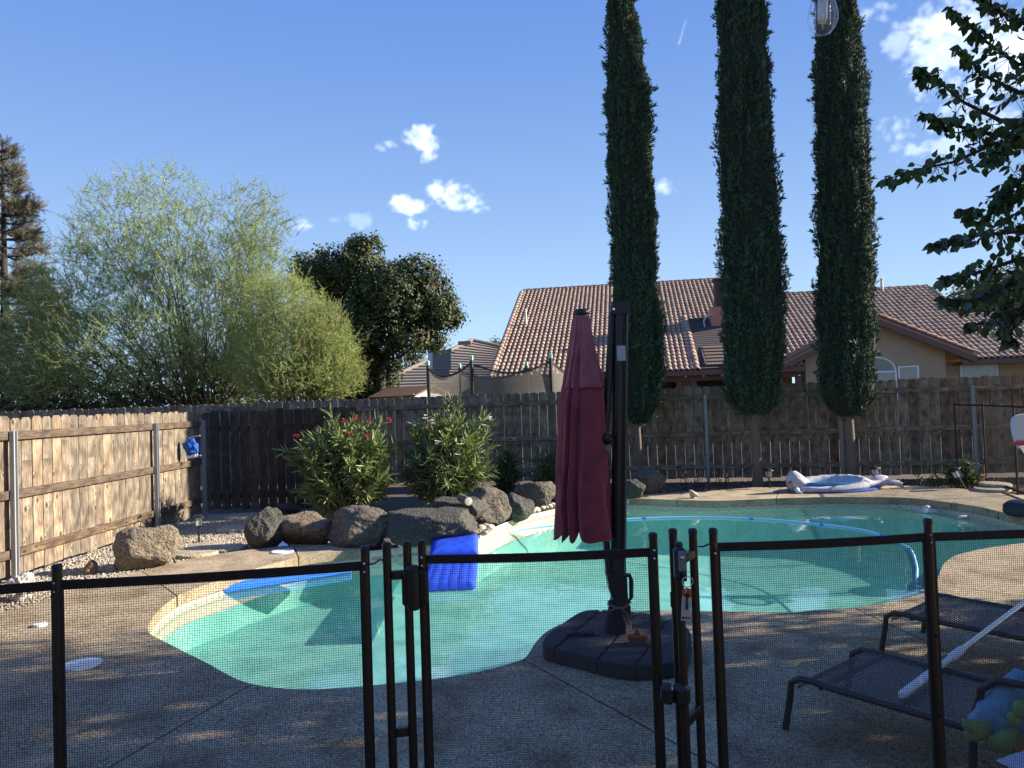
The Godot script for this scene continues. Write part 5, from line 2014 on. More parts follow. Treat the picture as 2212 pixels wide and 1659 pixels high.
	part("key", ky, M.pole_bronze, tg)
	var lp := MB.new()
	lp.tube([Vector3(-0.004, -0.026, 0.004), Vector3(-0.01, -0.05, 0.006), Vector3(-0.014, -0.09, 0.005)], 0.0012, 5)
	part("loop", lp, M.paper, tg)
	# the hooks that tie the free posts to the fence
	var k := 0
	for q in [[B, C], [H, I]]:
		var m := MB.new()
		var a: Vector3 = q[0] + Vector3(0.012, FH - 0.052, 0.014)
		var b: Vector3 = q[1] + Vector3(-0.004, FH - 0.05, 0.016)
		m.tube([a, a.lerp(b, 0.3) + Vector3(0, -0.002, 0), a.lerp(b, 0.7) + Vector3(0, 0.006, 0), b, b + Vector3(0.006, 0, -0.004)], 0.0028, 6)
		m.box(frame(b), Vector3(0.014, 0.018, 0.01), 0.003)
		solo("safety_hook", ["small dark hook that ties the shallow end fence section to the gate's hinge post", "small dark hook that ties the latch post to the fence before the loungers"][k], "hook", m, M.black_plastic, Transform3D(), "hooks between fence posts")
		k += 1
	# the far run of the same fence at the back corner
	var far := thing("safety_fence", "tall thin black mesh fence run at the far corner near the basketball hoop", "fence", Vector3.ZERO, 0, "pool safety fence")
	var fp := []
	for q in [[2069, 1030, 872], [2131, 1044, 873], [2199, 1069, 875]]:
		var f := gp(q[0], q[1])
		fp.append(f)
	fp.append(fp[2] + (fp[2] - fp[1]) * 1.2)
	for q in 4:
		var m := MB.new()
		m.tube([fp[q], fp[q] + Vector3(0.0, 1.36, 0)], 0.016, 8)
		part("post", m, M.black, far)
		if q > 0:
			var u: Vector3 = (fp[q] - fp[q - 1])
			var l := u.length()
			u = u.normalized()
			var x := frame((fp[q] + fp[q - 1]) / 2, u, Vector3.UP, u.cross(Vector3.UP))
			part("top_band", box(Vector3(l - 0.03, 0.03, 0.006), 0.002), M.black, far, x * frame(Vector3(0, 1.31, 0)))
			part("bottom_band", box(Vector3(l - 0.03, 0.04, 0.008), 0.002), M.band, far, x * frame(Vector3(0, 0.06, 0)))
			if q > 1:
				part("mesh_screen", box(Vector3(l - 0.035, 1.2, 0.002)), M.far_mesh, far, x * frame(Vector3(0, 0.69, 0)))


# ---------------------------------------------------------------- the umbrella
func make_umbrella() -> void:
	var foot := gp(1335, 1366, 0.09)
	foot.y = 0
	var d := -foot.z
	var L := func(px: float, py: float, z := 0.0) -> Vector3:
		return at(px, py, d) - foot + Vector3(0, 0, z)
	var o := thing("patio_umbrella", "closed faded red cantilever umbrella on a dark mast by the pool's near edge", "umbrella", foot)
	# weighted base in four strips
	var outline := PackedVector2Array()
	for q in [[1172, 1392], [1182, 1370], [1208, 1350], [1240, 1328], [1266, 1318], [1310, 1317], [1365, 1321], [1428, 1330], [1474, 1345], [1492, 1368], [1490, 1400], [1476, 1424], [1440, 1434], [1372, 1438], [1318, 1432], [1250, 1415], [1196, 1402]]:
		var p := gp(q[0], q[1], 0.09)
		outline.append(Vector2(p.x - foot.x, p.z - foot.z))
	outline = smooth(outline, 3)
	if Geometry2D.is_polygon_clockwise(outline):
		outline.reverse()
	var cuts := []
	for q in [[1208, 1392, 1292, 1322], [1290, 1425, 1375, 1322], [1370, 1440, 1445, 1332]]:
		var p0 := gp(q[0], q[1], 0.09)
		var p1 := gp(q[2], q[3], 0.09)
		cuts.append([Vector2(p0.x - foot.x, p0.z - foot.z), Vector2(p1.x - foot.x, p1.z - foot.z)])
	var left: Array = [outline]
	for q in cuts:
		var dir: Vector2 = (q[1] - q[0]).normalized()
		var n := dir.orthogonal() * 0.004
		var strip := PackedVector2Array([q[0] - dir * 2 - n, q[1] + dir * 2 - n, q[1] + dir * 2 + n, q[0] - dir * 2 + n])
		if Geometry2D.is_polygon_clockwise(strip):
			strip.reverse()
		var next := []
		for r in left:
			next.append_array(Geometry2D.clip_polygons(r, strip))
		left = next
	for r in left:
		var m := MB.new()
		m.prism(r, 0.012, 0.082)
		var ins := Geometry2D.offset_polygon(r, -0.01)
		if ins.size() > 0:
			m.prism(ins[0], 0.082, 0.09)
		part("base_weight", m, M.umbrella_base, o)
	# mast, housing, arm
	var mast := MB.new()
	var m0: Vector3 = L.call(1334, 1358)
	var m1: Vector3 = L.call(1341, 662)
	mast.box(aimed((m0 + m1) / 2, m1 - m0, 0.0), Vector3(0.09, (m1 - m0).length(), 0.07), 0.016)
	var mo := part("mast", mast, M.pole_navy, o)
	var rib := MB.new()
	for q in 3:
		var off := Vector3(0.02 + 0.012 * q, 0, 0.036)
		rib.tube([m0 + off, m1 + off], 0.0025, 5)
	part("track", rib, M.black, mo)
	var pl := MB.new()
	pl.box(frame(L.call(1340, 764, 0.042)), Vector3(0.058, 0.1, 0.004), 0.001)
	part("label_plate", pl, M.ac_light, mo)
	var hs := MB.new()
	var poly := PackedVector2Array()
	for q in [[1318, 680], [1318, 663], [1322, 657], [1352, 652], [1358, 654], [1360, 680]]:
		var p: Vector3 = L.call(q[0], q[1])
		poly.append(Vector2(p.x, p.y))
	hs.plate(poly, m1.z - 0.05, m1.z + 0.05)
	part("top_housing", hs, M.pole_navy, o)
	var bolt := MB.new()
	bolt.lathe([Vector2(0.009, 0), Vector2(0.009, 0.006), Vector2(0, 0.008)], 10, Transform3D(Basis(Vector3.RIGHT, PI / 2), L.call(1322, 671, m1.z + 0.05)))
	part("bolt", bolt, M.white, o)
	var arm := MB.new()
	var a0: Vector3 = L.call(1323, 672)
	var a1: Vector3 = L.call(1307, 955)
	arm.box(aimed((a0 + a1) / 2, a1 - a0), Vector3(0.045, (a1 - a0).length(), 0.04), 0.01)
	part("arm", arm, M.pole_navy, o)
	var st := MB.new()
	var b0: Vector3 = L.call(1306, 1130)
	var b1: Vector3 = L.call(1316, 1245)
	st.box(aimed((b0 + b1) / 2, b1 - b0), Vector3(0.04, (b1 - b0).length(), 0.04), 0.008)
	part("canopy_pole", st, M.pole_navy, o)
	var slide := MB.new()
	slide.box(frame(L.call(1303, 948, 0.05)), Vector3(0.06, 0.12, 0.06), 0.012)
	var so := part("arm_bracket", slide, M.black_plastic, o)
	var kn := MB.new()
	kn.lathe([Vector2(0, -0.02), Vector2(0.035, -0.018), Vector2(0.035, 0.018), Vector2(0, 0.02)], 14, Transform3D(Basis(Vector3.RIGHT, PI / 2), L.call(1308, 946, 0.09)))
	part("knob", kn, M.black_plastic, so)
	part("bracket_plate", box(Vector3(0.055, 0.05, 0.03), 0.006), M.ac_grey, so, frame(L.call(1303, 966, 0.08)))
	# crank housing with its D shaped grip
	var cr := MB.new()
	poly = PackedVector2Array()
	for q in [[1307, 1236], [1326, 1232], [1350, 1236], [1352, 1290], [1346, 1300], [1328, 1297], [1315, 1276]]:
		var p: Vector3 = L.call(q[0], q[1])
		poly.append(Vector2(p.x, p.y))
	cr.plate(poly, -0.06, 0.06)
	var co := part("crank_housing", cr, M.black_plastic, o)
	cr = MB.new()
	cr.tube([L.call(1344, 1240, 0.03), L.call(1358, 1240, 0.03), L.call(1362, 1250, 0.03), L.call(1362, 1288, 0.03), L.call(1356, 1296, 0.03), L.call(1344, 1290, 0.03)], 0.014, 8)
	part("grip", cr, M.black_plastic, co)
	cr = MB.new()
	for q in [[1326, 1262], [1348, 1243], [1348, 1292]]:
		cr.lathe([Vector2(0.012, 0), Vector2(0.012, 0.004), Vector2(0, 0.006)], 10, Transform3D(Basis(Vector3.RIGHT, PI / 2), L.call(q[0], q[1], 0.061)))
	part("bolt", cr, M.ac_grey, co)
	# dark cloth tied round the foot of the mast
	var nz := noise(81, 5.0, FastNoiseLite.TYPE_SIMPLEX_SMOOTH, 3)
	var rows := []
	for r in 16:
		var f := r / 15.0
		var c: Vector3 = L.call(lerpf(1337, 1334, f), lerpf(1296, 1364, f))
		var row := PackedVector3Array()
		for q in 33:
			var a := TAU * (q % 32) / 32
			var rad := lerpf(0.062, 0.085, f) + 0.018 * nz.get_noise_3d(cos(a), f * 2, sin(a)) + 0.01 * sin(a * 5 + f * 2)
			row.append(c + Vector3(cos(a) * rad, 0, sin(a) * rad))
		rows.append(row)
	var cl := MB.new()
	cl.sheet(rows)
	var clo := part("cloth_wrap", cl, M.navy_cloth, o)
	for y in [1303, 1306]:
		var tie := MB.new()
		var pts := []
		for q in 17:
			var a := TAU * q / 16
			pts.append(L.call(1336, y, 0.0) + Vector3(cos(a) * 0.075, 0.008 * sin(a * 3), sin(a) * 0.075))
		tie.tube(pts, 0.003, 5, false)
		for q in [[1312, 1320], [1350, 1335], [1346, 1360]]:
			tie.tube([L.call(1336, y, 0.07), L.call(q[0], (q[1] + y) / 2.0, 0.08), L.call(q[0] + 4, q[1], 0.075)], 0.0025, 4, false)
		part("cord", tie, M.cord, clo)
	# canopy: two tiers of folded cloth round the hanging pole
	var cap := MB.new()
	cap.lathe([Vector2(0.045, -0.03), Vector2(0.058, -0.022), Vector2(0.056, 0.0), Vector2(0.04, 0.012), Vector2(0, 0.014)], 24, frame(L.call(1256, 672)))
	part("canopy_cap", cap, M.black_plastic, o)
	for tier in 2:
		var prof: Array = [[674, 1256, 17, 0.02], [690, 1256, 19, 0.06], [740, 1257, 27, 0.12], [790, 1259, 37, 0.15], [835, 1260, 46, 0.17]] if tier == 1 else [[700, 1256, 16, 0.05], [800, 1258, 39, 0.1], [870, 1257, 50, 0.14], [1018, 1260, 57, 0.17], [1100, 1261, 60, 0.19], [1156, 1261, 60, 0.21]]
		rows = []
		var steps := 30
		for r in steps + 1:
			var f := r / float(steps) * (prof.size() - 1.0)
			var k := mini(int(f), prof.size() - 2)
			var g := f - k
			var py := lerpf(prof[k][0], prof[k + 1][0], g)
			var px := lerpf(prof[k][1], prof[k + 1][1], g)
			var rad := lerpf(prof[k][2], prof[k + 1][2], g) * d / F
			var amp := lerpf(prof[k][3], prof[k + 1][3], g)
			var c: Vector3 = L.call(px, py)
			var row := PackedVector3Array()
			for q in 129:
				var a := TAU * (q % 128) / 128
				var tw := a + 0.32 * sin(a * 2.0 + 0.8) + 0.18 * sin(a * 3.0) + 0.16 * sin(f * 1.3) + 0.12 * nz.get_noise_2d(cos(a) * 0.3, f * 0.15 + sin(a) * 0.3)
				var fold := absf(sin(tw * 4.0 + 0.4))
				var pl2 := pow(fold, 0.75) * 1.6 - 1.0 + 0.22 * sin(tw * 13.0 + tier) + 0.2 * nz.get_noise_3d(cos(a) * 0.35, f * 0.12, sin(a) * 0.35)
				var rq := rad * (0.9 + amp * pl2)
				var drop := 0.0
				if r > steps - 6:
					drop = (r - steps + 6) / 6.0 * (0.05 if tier == 0 else 0.02) * (1.0 - fold * 1.5)
				row.append(c + Vector3(cos(a) * rq * (1.0 + 0.06 * sin(a * 2)), drop, sin(a) * rq * 0.86))
			rows.append(row)
		var cm := MB.new()
		cm.sheet(rows)
		part("canopy" if tier == 0 else "canopy_vent", cm, M.canopy if tier == 0 else M.canopy_top, o)
		var hem := MB.new()
		hem.tube(Array(rows[-1]), 0.004, 4, false)
		part("hem", hem, M.canopy, o)
	# things lying on the base
	var tw := thing("rope_tangle", "tangled purple and tan rope lying on the umbrella base", "rope", gp(1256, 1372, 0.09))
	var rp := MB.new()
	var pts := []
	for q in 160:
		var f := q / 159.0
		pts.append(Vector3(lerpf(-0.09, 0.07, fposmod(f * 3.3, 1.0) if int(f * 3.3) % 2 == 0 else 1.0 - fposmod(f * 3.3, 1.0)) + 0.016 * nz.get_noise_1d(q * 4.0), 0.008 + 0.01 * absf(sin(q * 0.4)), 0.03 * nz.get_noise_1d(q * 6.0 + 300) + 0.02 * sin(q * 1.1)))
	rp.tube(pts, 0.0055, 6)
	part("rope", rp, M.purple_cord, tw)
	rp = MB.new()
	rp.tube([Vector3(0.05, 0.01, 0), Vector3(0.085, 0.012, -0.03), Vector3(0.11, 0.008, 0.0), Vector3(0.085, 0.008, 0.01), Vector3(0.07, 0.01, -0.02), Vector3(0.1, 0.01, -0.04)], 0.004, 5)
	part("rope_end", rp, M.cord, tw)
	var bs := thing("scrub_brush", "orange brown wooden scrubbing brush on the umbrella base", "brush", gp(1378, 1390, 0.09), -0.2)
	part("head", box(Vector3(0.125, 0.03, 0.05), 0.008), M.brush_wood, bs, frame(Vector3(0, 0.042, 0)))
	part("grip", box(Vector3(0.035, 0.04, 0.03), 0.01), M.brush_wood, bs, frame(Vector3(0, 0.072, 0)))
	var br := MB.new()
	for q in 60:
		var c := Vector3((q % 15) * 0.0078 - 0.055, 0, (q / 15) * 0.012 - 0.018)
		br.tube([c, c + Vector3(0, 0.03, 0)], 0.003, 4, false)
	part("bristle", br, M.straw, bs)


# ---------------------------------------------------------------- in and on the water
func pillow_mat(w: float, l: float, thick: float, ribs: int, pillow: float) -> MB:
	# an inflated mat, ribs along its length (z), pillow at the far end
	var b := MB.new()
	for side in [1.0, -1.0]:
		var rows := []
		for r in 41:
			var f := r / 40.0
			var row := PackedVector3Array()
			for c in 61:
				var g := c / 60.0
				var e := minf(minf(g, 1 - g) * w, minf(f, 1 - f) * l)
				var y := thick * (1.0 - exp(-e / 0.03))
				var rib := 0.88 + 0.12 * absf(sin(g * PI * ribs))
				if f < pillow:
					rib = 1.0
				if absf(f - pillow) < 0.012:
					rib = 0.5
				row.append(Vector3((g - 0.5) * w, side * y * rib * (0.8 if side < 0 else 1.0), (f - 0.5) * l))
			rows.append(row)
		if side < 0:
			for q in rows.size():
				rows[q].reverse()
		b.sheet(rows)
	return b


func make_floats() -> void:
	# blue air mattress: near edge and far edge on the water
	var n0 := gp(921, 1283, WATER)
	var n1 := gp(1042, 1279, WATER)
	var f0 := gp(918, 1205, WATER)
	var f1 := gp(1026, 1200, WATER)
	var c := (n0 + n1 + f0 + f1) / 4
	var ax := ((n1 - n0) + (f1 - f0)).normalized()
	var az := ((n0 + n1) - (f0 + f1)).normalized()
	var len := (((n0 + n1) - (f0 + f1)) / 2).length()
	var o := thing("air_mattress", "royal blue ribbed air mattress with raised pillow floating behind the gate", "pool float", c + Vector3(0, 0.04, 0))
	o.transform.basis = Basis(ax, Vector3.UP, ax.cross(Vector3.UP))
	var w := (n1 - n0).length() * 1.03
	part("mattress", pillow_mat(w, len, 0.055, 6, 0.0), M.blue_float, o)
	part("pillow", pillow_mat(w * 1.0, 0.46, 0.05, 1, 1.1), M.blue_float, o, turned(Vector3(0, 0.12, -len / 2 + 0.19), Vector3(0.3, 0, 0)))
	# long blue foam raft at the shallow end
	var r0 := gp(480, 1283, WATER)
	var r1 := gp(760, 1238, WATER)
	var dir := (r1 - r0).normalized()
	var rf := thing("foam_raft", "long flat blue foam raft floating along the shallow end", "pool float", (r0 + r1) / 2)
	rf.transform.basis = Basis(dir, Vector3.UP, dir.cross(Vector3.UP))
	rf.position += dir.cross(Vector3.UP) * -0.13 + Vector3(0, 0.035, 0)
	part("slab", box(Vector3((r1 - r0).length(), 0.075, 0.3), 0.018), M.blue_foam, rf)
	part("stripe", box(Vector3((r1 - r0).length() * 0.98, 0.006, 0.1), 0.002), M.hose_blue, rf, frame(Vector3(0, 0.04, -0.03)))
	# floating hose of the pool cleaner
	var pts := []
	for q in [[1106, 1147], [1150, 1140], [1199, 1134], [1270, 1126], [1353, 1121], [1430, 1118], [1506, 1117], [1590, 1119], [1673, 1123], [1760, 1131], [1843, 1141], [1896, 1153], [1944, 1173], [1969, 1190], [1980, 1223], [1984, 1262]]:
		pts.append(gp(q[0], q[1], WATER + 0.012))
	pts[-1].y -= 0.05
	pts.append(pts[-1] + Vector3(0.03, -0.35, 0.25))
	pts.append(pts[-1] + Vector3(-0.1, -0.38, 0.3))
	var fine := []
	var cv := Curve3D.new()
	for q in pts.size():
		var tg: Vector3 = (pts[mini(q + 1, pts.size() - 1)] - pts[maxi(q - 1, 0)]) / 6.0
		cv.add_point(pts[q], -tg, tg)
	for q in 130:
		fine.append(cv.sample_baked(cv.get_baked_length() * q / 129.0, true))
	var hs := MB.new()
	hs.tube(fine, 0.012, 8)
	var ho := thing("pool_hose", "pale blue cleaner hose floating in a long arc across the pool", "hose")
	part("hose", hs, M.hose_blue, ho)
	for q in [30, 52, 66, 80, 92]:
		var m := MB.new()
		m.tube([fine[q], fine[q].lerp(fine[q + 1], 0.7)], 0.019, 8)
		part("coupling", m, M.blue_foam, ho)
	# saucer shaped chlorine floater and a small yellow float
	var sf := thing("saucer_float", "clear saucer shaped floater with a white dome near the far pool wall", "pool float", gp(2002, 1106, WATER))
	var m := MB.new()
	m.lathe([Vector2(0, -0.03), Vector2(0.08, -0.02), Vector2(0.16, 0.012), Vector2(0.165, 0.018), Vector2(0.08, 0.05), Vector2(0.05, 0.06)], 28)
	part("disc", m, M.saucer, sf)
	m = MB.new()
	m.lathe([Vector2(0, -0.07), Vector2(0.045, -0.06), Vector2(0.055, 0.0), Vector2(0.06, 0.05), Vector2(0.05, 0.075), Vector2(0.032, 0.092), Vector2(0, 0.098)], 18)
	part("dome", m, M.cream, sf)
	m = MB.new()
	m.tube([Vector3(-0.07, 0.02, 0), Vector3(-0.05, 0.025, 0), Vector3(0.05, 0.025, 0), Vector3(0.075, 0.02, 0)], [0.012, 0.03, 0.03, 0.012], 10)
	solo("toy_float", "little yellow ribbed float bobbing near the far pool wall", "toy", m, M.cream, frame(gp(2081, 1122, WATER)))


func whale() -> void:
	# plush animal float drying on the far deck, built in its own plane: x along, z toward the pool
	var foot := gp(1815, 1062)
	var d := -foot.z
	var k := d / F
	var o := thing("whale_float", "grey whale shaped fabric pool float with blue seat lying on the far deck", "pool float", foot, 0.12)
	o.scale = Vector3(0.92, 0.85, 0.85)
	var ring := MB.new()
	var rows := []
	for q in 49:
		var a := TAU * q / 48
		var row := PackedVector3Array()
		var rx := 0.66
		var rz := 0.4
		var th := 0.095 + 0.02 * cos(a) + 0.006 * sin(a * 17)
		for w in 15:
			var b := TAU * (w % 14) / 14
			row.append(Vector3(cos(a) * (rx + cos(b) * 0.1) - 0.05, (0.09 + sin(b) * th) * (1.0 - 0.3 * sin(a)) + 0.02 * cos(a), sin(a) * (rz + cos(b) * 0.1) - 0.3))
		rows.append(row)
	ring.sheet(rows)
	part("body_ring", ring, M.whale_grey, o)
	var seat := MB.new()
	seat.lathe([Vector2(0, 0.045), Vector2(0.3, 0.05), Vector2(0.36, 0.1), Vector2(0.42, 0.19)], 28, turned(Vector3(-0.02, 0, -0.3), Vector3.ZERO, Vector3(1.45, 1, 0.88)))
	part("seat", seat, M.whale_blue, o)
	var under := MB.new()
	under.lathe([Vector2(0, 0.0), Vector2(0.5, 0.0), Vector2(0.52, 0.025), Vector2(0.45, 0.04)], 28, turned(Vector3(0.05, 0, -0.27), Vector3.ZERO, Vector3(1.55, 1, 0.95)))
	part("underside", under, M.net_blue, o)
	var head := MB.new()
	var hr := []
	var nz := noise(17, 2.2)
	for q in 17:
		var f := q / 16.0
		var row := PackedVector3Array()
		var rad := 0.2 * pow(sin(PI * lerpf(0.16, 0.97, f)), 0.55) * lerpf(1.15, 0.72, f)
		for w in 25:
			var a := TAU * (w % 24) / 24
			var n := 1.0 + 0.16 * nz.get_noise_3d(cos(a), f * 1.4, sin(a))
			row.append(Vector3(-0.62 - 0.12 * f + cos(a) * rad * n * 1.05, 0.03 + f * 0.38, -0.25 + sin(a) * rad * n * 0.8))
		hr.append(row)
	head.sheet(hr)
	part("head", head, M.whale_grey, o)
	var tail := MB.new()
	for sg in [-1.0, 1.0]:
		var tr := []
		for q in 13:
			var f := q / 12.0
			var ww := 0.13 * pow(sin(PI * clampf(f * 0.93 + 0.06, 0, 1)), 0.7)
			var c := Vector3(0.88 + f * 0.3, 0.05 + 0.13 * sin(f * PI) * (0.6 if sg > 0 else 1.0), -0.26 + sg * (0.05 + 0.24 * f))
			var row := PackedVector3Array()
			for w in 13:
				var a := TAU * (w % 12) / 12
				row.append(c + Vector3(cos(a) * ww, sin(a) * 0.05, cos(a) * ww * -0.3 * sg))
			tr.append(row)
		tail.sheet(tr)
	tail.tube([Vector3(0.62, 0.08, -0.27), Vector3(0.78, 0.06, -0.27), Vector3(0.92, 0.06, -0.26)], [0.13, 0.085, 0.08], 10)
	part("tail", tail, M.whale_grey, o)
	var fin := MB.new()
	fin.tube([Vector3(-0.75, 0.06, -0.1), Vector3(-0.78, 0.03, 0.0), Vector3(-0.72, 0.015, 0.05)], [0.05, 0.035, 0.01], 8)
	part("fin", fin, M.white, o)
	var eye := MB.new()
	eye.lathe([Vector2(0, -0.02), Vector2(0.035, 0), Vector2(0, 0.02)], 12, turned(Vector3(-0.86, 0.2, -0.14), Vector3(0.7, 0, 0.5)))
	part("cheek", eye, M.toy_orange, o)


# ---------------------------------------------------------------- furniture and small things
func lounger(label: String, corner: Vector3, far_corner: Vector3) -> Node3D:
	# corner: where the foot end's near leg stands; x runs across the foot end, z along the bed
	var o := thing("sun_lounger", label, "lounger", corner, 0, "black wicker sun loungers")
	var ax := far_corner - corner
	ax.y = 0
	var w := ax.length()
	ax = ax.normalized()
	o.transform.basis = Basis(ax, Vector3.UP, ax.cross(Vector3.UP))
	var H := 0.27
	var Lg := 1.5
	for sd in [0.0, w]:
		var m := MB.new()
		m.tube([Vector3(sd, 0, -0.03), Vector3(sd, H * 0.55, 0.0), Vector3(sd, H * 0.87, 0.012), Vector3(sd, H * 0.98, 0.06), Vector3(sd, H, 0.13), Vector3(sd, H * 0.98, 0.2), Vector3(sd, H, 0.6), Vector3(sd, H, Lg)], 0.016, 10)
		part("side_rail", m, M.lounger_frame, o)
		m = MB.new()
		m.tube([Vector3(sd, 0, Lg - 0.1), Vector3(sd, H - 0.02, Lg - 0.06)], 0.015, 8)
		part("leg", m, M.lounger_frame, o)
		m = MB.new()
		m.tube([Vector3(sd, 0.0, 0.78), Vector3(sd, 0.3, 0.8), Vector3(sd, 0.44, 0.83), Vector3(sd, 0.49, 0.89), Vector3(sd, 0.5, 1.0), Vector3(sd, 0.49, 1.4), Vector3(sd, 0.4, 1.5), Vector3(sd, H, 1.52)], 0.0155, 10)
		part("armrest", m, M.lounger_frame, o)
	for z in [0.16, 0.8, Lg]:
		var m := MB.new()
		m.tube([Vector3(0, H - 0.02, z), Vector3(w, H - 0.02, z)], 0.012, 8)
		part("crossbar", m, M.lounger_frame, o)
	# the woven bed: strands across and along, over and under
	var path := func(z: float) -> Vector3:
		# the bed curls over at the foot
		if z < 0.12:
			var a := (0.12 - z) / 0.12 * 1.25
			return Vector3(0, H + 0.004 - 0.1 * (1.0 - cos(a)), 0.13 - 0.1 * sin(a))
		return Vector3(0, H + 0.004 - 0.012 * sin(clampf((z - 0.12) / 1.3, 0, 1) * PI), z)
	var weave := MB.new()
	var n := int(w / 0.0125)
	var nz := int(Lg / 0.0155)
	for q in n:
		var x := (q + 0.5) * w / n
		var row0 := PackedVector3Array()
		var row1 := PackedVector3Array()
		for z in nz + 1:
			var p: Vector3 = path.call(z * Lg / nz)
			var up := 0.0028 * (1.0 if (z + q) % 2 == 0 else -1.0)
			row0.append(p + Vector3(x - 0.0045, up, 0))
			row1.append(p + Vector3(x + 0.0045, up, 0))
		weave.sheet([row0, row1])
	for z in nz:
		var row0 := PackedVector3Array()
		var row1 := PackedVector3Array()
		var pa: Vector3 = path.call((z + 0.14) * Lg / nz)
		var pb: Vector3 = path.call((z + 0.86) * Lg / nz)
		for q in n + 1:
			var x := float(q) * w / n
			var up := 0.0028 * (-1.0 if (z + q) % 2 == 0 else 1.0)
			row0.append(pa + Vector3(x, up, 0))
			row1.append(pb + Vector3(x, up, 0))
		weave.sheet([row0, row1])
	part("woven_bed", weave, M.wicker, o)
	return o


func path_lamp(label: String, px: float, py: float, lean: Vector3, s := 1.0) -> void:
	var o := thing("path_lamp", label, "lamp", gp(px, py), 0, "solar path lamps")
	o.transform.basis = Basis.from_euler(lean) * Basis.from_scale(Vector3.ONE * s)
	part("stake", box(Vector3(0.022, 0.2, 0.022), 0.003), M.black_plastic, o, frame(Vector3(0, 0.08, 0)))
	var cg := MB.new()
	for q in [[-1, -1], [1, -1], [1, 1], [-1, 1]]:
		cg.box(frame(Vector3(q[0] * 0.04, 0.24, q[1] * 0.04)), Vector3(0.01, 0.11, 0.01), 0.002)
	cg.box(frame(Vector3(0, 0.186, 0)), Vector3(0.1, 0.014, 0.1), 0.003)
	part("cage", cg, M.black_plastic, o)
	part("glass", box(Vector3(0.07, 0.1, 0.07), 0.004), M.lamp_glass, o, frame(Vector3(0, 0.242, 0)))
	var rf := MB.new()
	rf.lathe([Vector2(0.088, 0.295), Vector2(0.09, 0.303), Vector2(0.04, 0.335), Vector2(0, 0.337)], 4, Transform3D(Basis(Vector3.UP, PI / 4), Vector3.ZERO))
	part("roof", rf, M.black_plastic, o)


